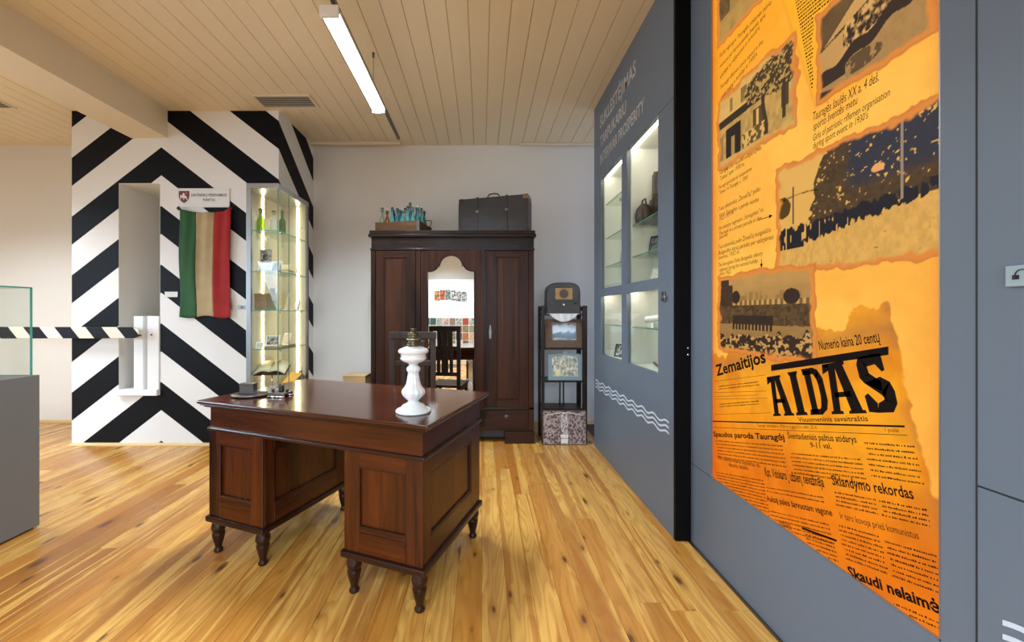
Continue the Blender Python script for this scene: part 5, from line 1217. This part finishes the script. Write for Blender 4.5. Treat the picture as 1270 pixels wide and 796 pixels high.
# engraved picture standing on the floor against the stand
f3 = thing('engraved_picture', (ex(699.5), EY-0.030, 0), 'brown and white engraved picture leaning on the foot of the stand', 'picture', rx=R(-2))
pw, ph_ = 0.224, 0.352
m = N('engraving'); p = m.objc(); x, y, z = m.sep(p)
vo = m.n('ShaderNodeTexVoronoi'); m.l(m.mapv(p, (52, 1, 42)), vo.inputs['Vector']); vo.inputs['Scale'].default_value = 1
nn = m.noise(m.mapv(p, (60, 1, 90)), 1.0, 4, 0.7, 1.5)
c = m.mix(m.ramp(m.math('ADD', m.math('MULTIPLY', nn, 0.7), m.math('MULTIPLY', vo.outputs['Distance'], 0.4)), [(0.50, 0.0), (0.60, 1.0)]), (0.055, 0.030, 0.026), (0.38, 0.30, 0.29))
cr_ = m.math('MULTIPLY', m.math('LESS_THAN', m.math('ABSOLUTE', x), 0.032), m.math('LESS_THAN', z, 0.30))
nn2 = m.noise(m.mapv(p, (90, 1, 45)), 1.0, 3)
c = m.mix(m.math('MULTIPLY', cr_, 0.85), c, m.mix(m.ramp(nn2, [(0.44, 0.0), (0.52, 1.0)]), (0.10, 0.06, 0.055), (0.66, 0.62, 0.62)))
m.set(**{'Base Color': c, 'Roughness': 0.3})
B().box(-pw+0.006, pw-0.006, 0.002, 0.010, 0.006, ph_-0.006).build('print', m.mat, f3)
b = B()
for q in ((-pw, -pw+0.008, 0, ph_), (pw-0.008, pw, 0, ph_), (-pw, pw, 0, 0.008), (-pw, pw, ph_-0.008, ph_)): b.box(q[0], q[1], -0.003, 0.014, q[2], q[3])
b.build('frame', fm, f3)
ar = B().tube([(-0.185+0.37*i/16, 0.001, 0.300+0.028*math.sin(math.pi*i/16)) for i in range(17)], 0.0035, 6); ar.build('engraved_arc', M['paperw'], f3)
ov = B().tube([(0.027*math.cos(2*math.pi*i/20), 0.001, 0.285+0.036*math.sin(2*math.pi*i/20)) for i in range(20)], 0.0035, 6, closed=True); ov.build('engraved_oval', M['paperw'], f3)
B().prism([(-0.036, 0.020), (0.036, 0.020), (0.036, 0.062), (-0.036, 0.062)], 0.0, 0.0015, 'y').build('engraved_plaque', M['paperw'], f3)
B().prism([(-0.045, 0.098), (-0.030, 0.072), (0.030, 0.072), (0.045, 0.098), (0.030, 0.108), (0.012, 0.100), (0.0, 0.115), (-0.012, 0.100), (-0.030, 0.108)], 0.0, 0.0015, 'y').build('engraved_base', M['paperw'], f3)

# ================================================================== EXHIBITS in the partition
zc = {0: 0.945, 1: 1.242, 2: 1.565, 3: 1.793, 4: 2.039, 5: 2.064, 6: 2.389}
gp = 'exhibits in the glazed partition'
def bxthing(name, loc, dims, label, cat, mat, rz=0, bevel=0.006, lidz=None):
    t = thing(name, loc, label, cat, rz=R(rz)); a, b_, h_ = dims
    B().box(-a/2, a/2, -b_/2, b_/2, 0, h_).build('body', mat, t, bevel)
    return t
t = bxthing('old_case', (1.45, 3.04, zc[4]), (0.24, 0.30, 0.20), 'dark old case on the top glass shelf of the near display column', 'case', M['leatherb'])
t2 = bxthing('storage_case', (1.45, 3.00, zc[4]+0.203), (0.22, 0.34, 0.19), 'worn grey-green case stacked on the old dark case in the partition', 'case', M['leather'])
for tt, b_, h_ in ((t, 0.30, 0.20), (t2, 0.34, 0.19)):
    for s in (-1, 1): B().box(-0.122, 0.122, s*b_*0.3-0.012, s*b_*0.3+0.012, 0.0, h_+0.002).build('strap', M['leatherb'], tt)
    B().box(-0.127, -0.119, -0.02, 0.02, h_*0.55, h_*0.75).build('clasp', M['brass'], tt)
hb = thing('dark_round_helmet', (1.262, 3.13, zc[4]), 'dark rounded leather bag in front of the old case', 'bag'); hb.name = 'leather_bag'
B().lathe([(0.045, 0), (0.062, 0.02), (0.068, 0.07), (0.055, 0.12), (0.03, 0.15), (0.01, 0.158)], n=20).build('body', M['leatherb'], hb); B().tube([(0, -0.05, 0.12), (0, -0.03, 0.19), (0, 0.03, 0.19), (0, 0.05, 0.12)], 0.006, 8).build('handle', M['leatherb'], hb)
card(1.33, 3.10, zc[3], 0.13, 0.16, 'dark portrait photograph on the middle shelf of the near column', 'photograph', (M['ink'], M['photod']), rz=-65, name='portrait_photograph')
card(1.38, 2.92, zc[3], 0.13, 0.11, 'open pale booklet on the middle shelf of the near column', 'booklet', (M['paper'], M['docu']), rz=-60, name='pale_booklet', tilt=-25)
card(1.32, 3.02, zc[2], 0.16, 0.14, 'grey-blue letter leaning at the bottom of the upper near window', 'letter', (plain('blue_grey_paper', (0.40, 0.47, 0.50), 0.6), M['docu']), rz=-60, name='old_letter', tilt=-22)
card(1.34, 2.80, zc[2], 0.16, 0.17, 'white letter leaning next to the grey-blue letter', 'letter', (M['paperw'], M['docu']), rz=-60, name='old_letter', tilt=-22)
t = thing('paper_roll', (1.33, 2.95, zc[1]+0.032), 'long white paper roll on the shelf of the lower near window', 'roll', rz=R(-62)); B().lathe([(0.022, 0), (0.024, 0.004), (0.024, 0.30), (0.018, 0.304)], n=18).build('roll', M['paperw'], t, loc=(-0.15, 0, 0.022), rot=(0, R(82), 0)); B().box(-0.09, -0.07, -0.02, 0.02, -0.032, 0.0).box(0.07, 0.09, -0.02, 0.02, -0.032, 0.022).build('cradle', M['paperw'], t)
t = thing('curved_wooden_bow', (1.34, 2.95, zc[0]), 'pale curved wooden strip lying in the lower near window', 'strip'); t.name = 'wooden_strip'; B().tube([(0.02, 0.22, 0.012), (-0.02, 0.08, 0.012), (-0.05, -0.08, 0.012), (-0.05, -0.26, 0.016)], 0.010, 8).build('strip', M['tan'], t)
card(1.40, 2.78, zc[0], 0.15, 0.13, 'ochre card standing at the near end of the lower near window', 'card', (M['paper'], M['docu']), rz=-60)
book(1.36, 3.66, zc[6], 0.12, 0.20, 0.03, 'tan book lying on the top shelf of the far display column', M['tan'], rz=10)
card(1.33, 3.60, zc[6]+0.0305, 0.15, 0.15, 'reddish picture leaning on the tan book in the far column', 'picture', (M['tan'], M['paper']), rz=-60, tilt=-30, name='leaning_picture')
t = thing('dark_statuette', (1.35, 3.50, zc[5]), 'dark statuette on the second shelf of the far display column', 'statuette'); B().lathe([(0.045, 0), (0.045, 0.02), (0.025, 0.03), (0.035, 0.10), (0.048, 0.15), (0.030, 0.19), (0.018, 0.20), (0.026, 0.22), (0.026, 0.24), (0.012, 0.26)], n=18).build('figure', M['leatherb'], t)
t = thing('round_clock', (1.34, 3.50, zc[3]), 'dark round clock on the third shelf of the far display column', 'clock', rz=R(-60)); B().lathe([(0.080, 0), (0.086, 0.01), (0.086, 0.035), (0.070, 0.04)], n=28).build('case', M['brass'], t, loc=(0, 0.02, 0.088), rot=(R(90), 0, 0)); B().lathe([(0.062, 0), (0.062, 0.002)], n=24).build('dial', M['leatherb'], t, loc=(0, -0.0185, 0.088), rot=(R(90), 0, 0))
card(1.32, 3.72, zc[3], 0.12, 0.13, 'small framed picture beside the dark round clock', 'picture', (M['alu'], M['docu']), rz=-60, name='framed_picture')
card(1.36, 3.50, zc[2], 0.30, 0.14, 'wide tan document on the floor of the far upper window', 'document', (M['tan'], M['paper']), rz=-70, tilt=-45, name='wide_document')
book(1.33, 3.58, zc[1], 0.10, 0.16, 0.018, 'dark thin book on the shelf of the far lower window', M['ink'], rz=-5)
t = thing('folded_card', (1.37, 3.40, zc[1]), 'folded white card behind the dark thin book', 'card', rz=R(-60)); B().prism([(-0.10, 0), (0.10, 0), (0.08, 0.09), (0.0, 0.11), (-0.08, 0.09)], 0, 0.004, 'y').build('sheet', M['paperw'], t)
card(1.28, 3.66, zc[0], 0.22, 0.12, 'black and white framed print at the bottom of the far lower window', 'picture', (M['ink'], blot('stroke_print', (0.01, 0.01, 0.01), (0.7, 0.7, 0.68), 34)), rz=-66, name='framed_print')

# ================================================================== PICTURES seen in the mirror, on the rear wall
rnd = random.Random(21)
cols = [(0.05, 0.14, 0.10), (0.35, 0.06, 0.03), (0.45, 0.40, 0.30), (0.03, 0.05, 0.07), (0.14, 0.24, 0.19), (0.55, 0.53, 0.48), (0.40, 0.22, 0.06)]
board = thing('picture_board', (-0.80, 2.05, 0), 'x', 'board')
bpy.data.objects.remove(board)
pb = thing('photo_screen', (-2.25, -2.9, 0), 'white exhibition screen with a grid of coloured pictures, mirrored in the wardrobe', 'screen')
B().box(-1.25, 1.25, -0.05, -0.006, 0, 2.30).build('panel', M['white'], pb, 0.003)
for i in range(12):
    for j in range(4):
        c0 = cols[rnd.randrange(len(cols))]; c1 = cols[rnd.randrange(len(cols))]
        B().box(-1.15+i*0.19, -1.15+i*0.19+0.175, -0.006, 0.0, 0.38+j*0.21, 0.38+j*0.21+0.195).build('picture', blot('screen_picture', c0, c1, 22), pb)
for i in range(6):
    B().box(-0.45+i*0.16, -0.45+i*0.16+0.15, -0.006, 0.0, 1.70+0.03*math.sin(i), 1.98+0.03*math.sin(i)).build('picture', blot('screen_photo', (0.05, 0.05, 0.05), [(0.5, 0.5, 0.5), (0.45, 0.42, 0.38), (0.55, 0.56, 0.55), (0.20, 0.28, 0.22), (0.55, 0.12, 0.03), (0.6, 0.25, 0.05)][5-i], 16), pb)
print('OBJECTS', len(bpy.data.objects))
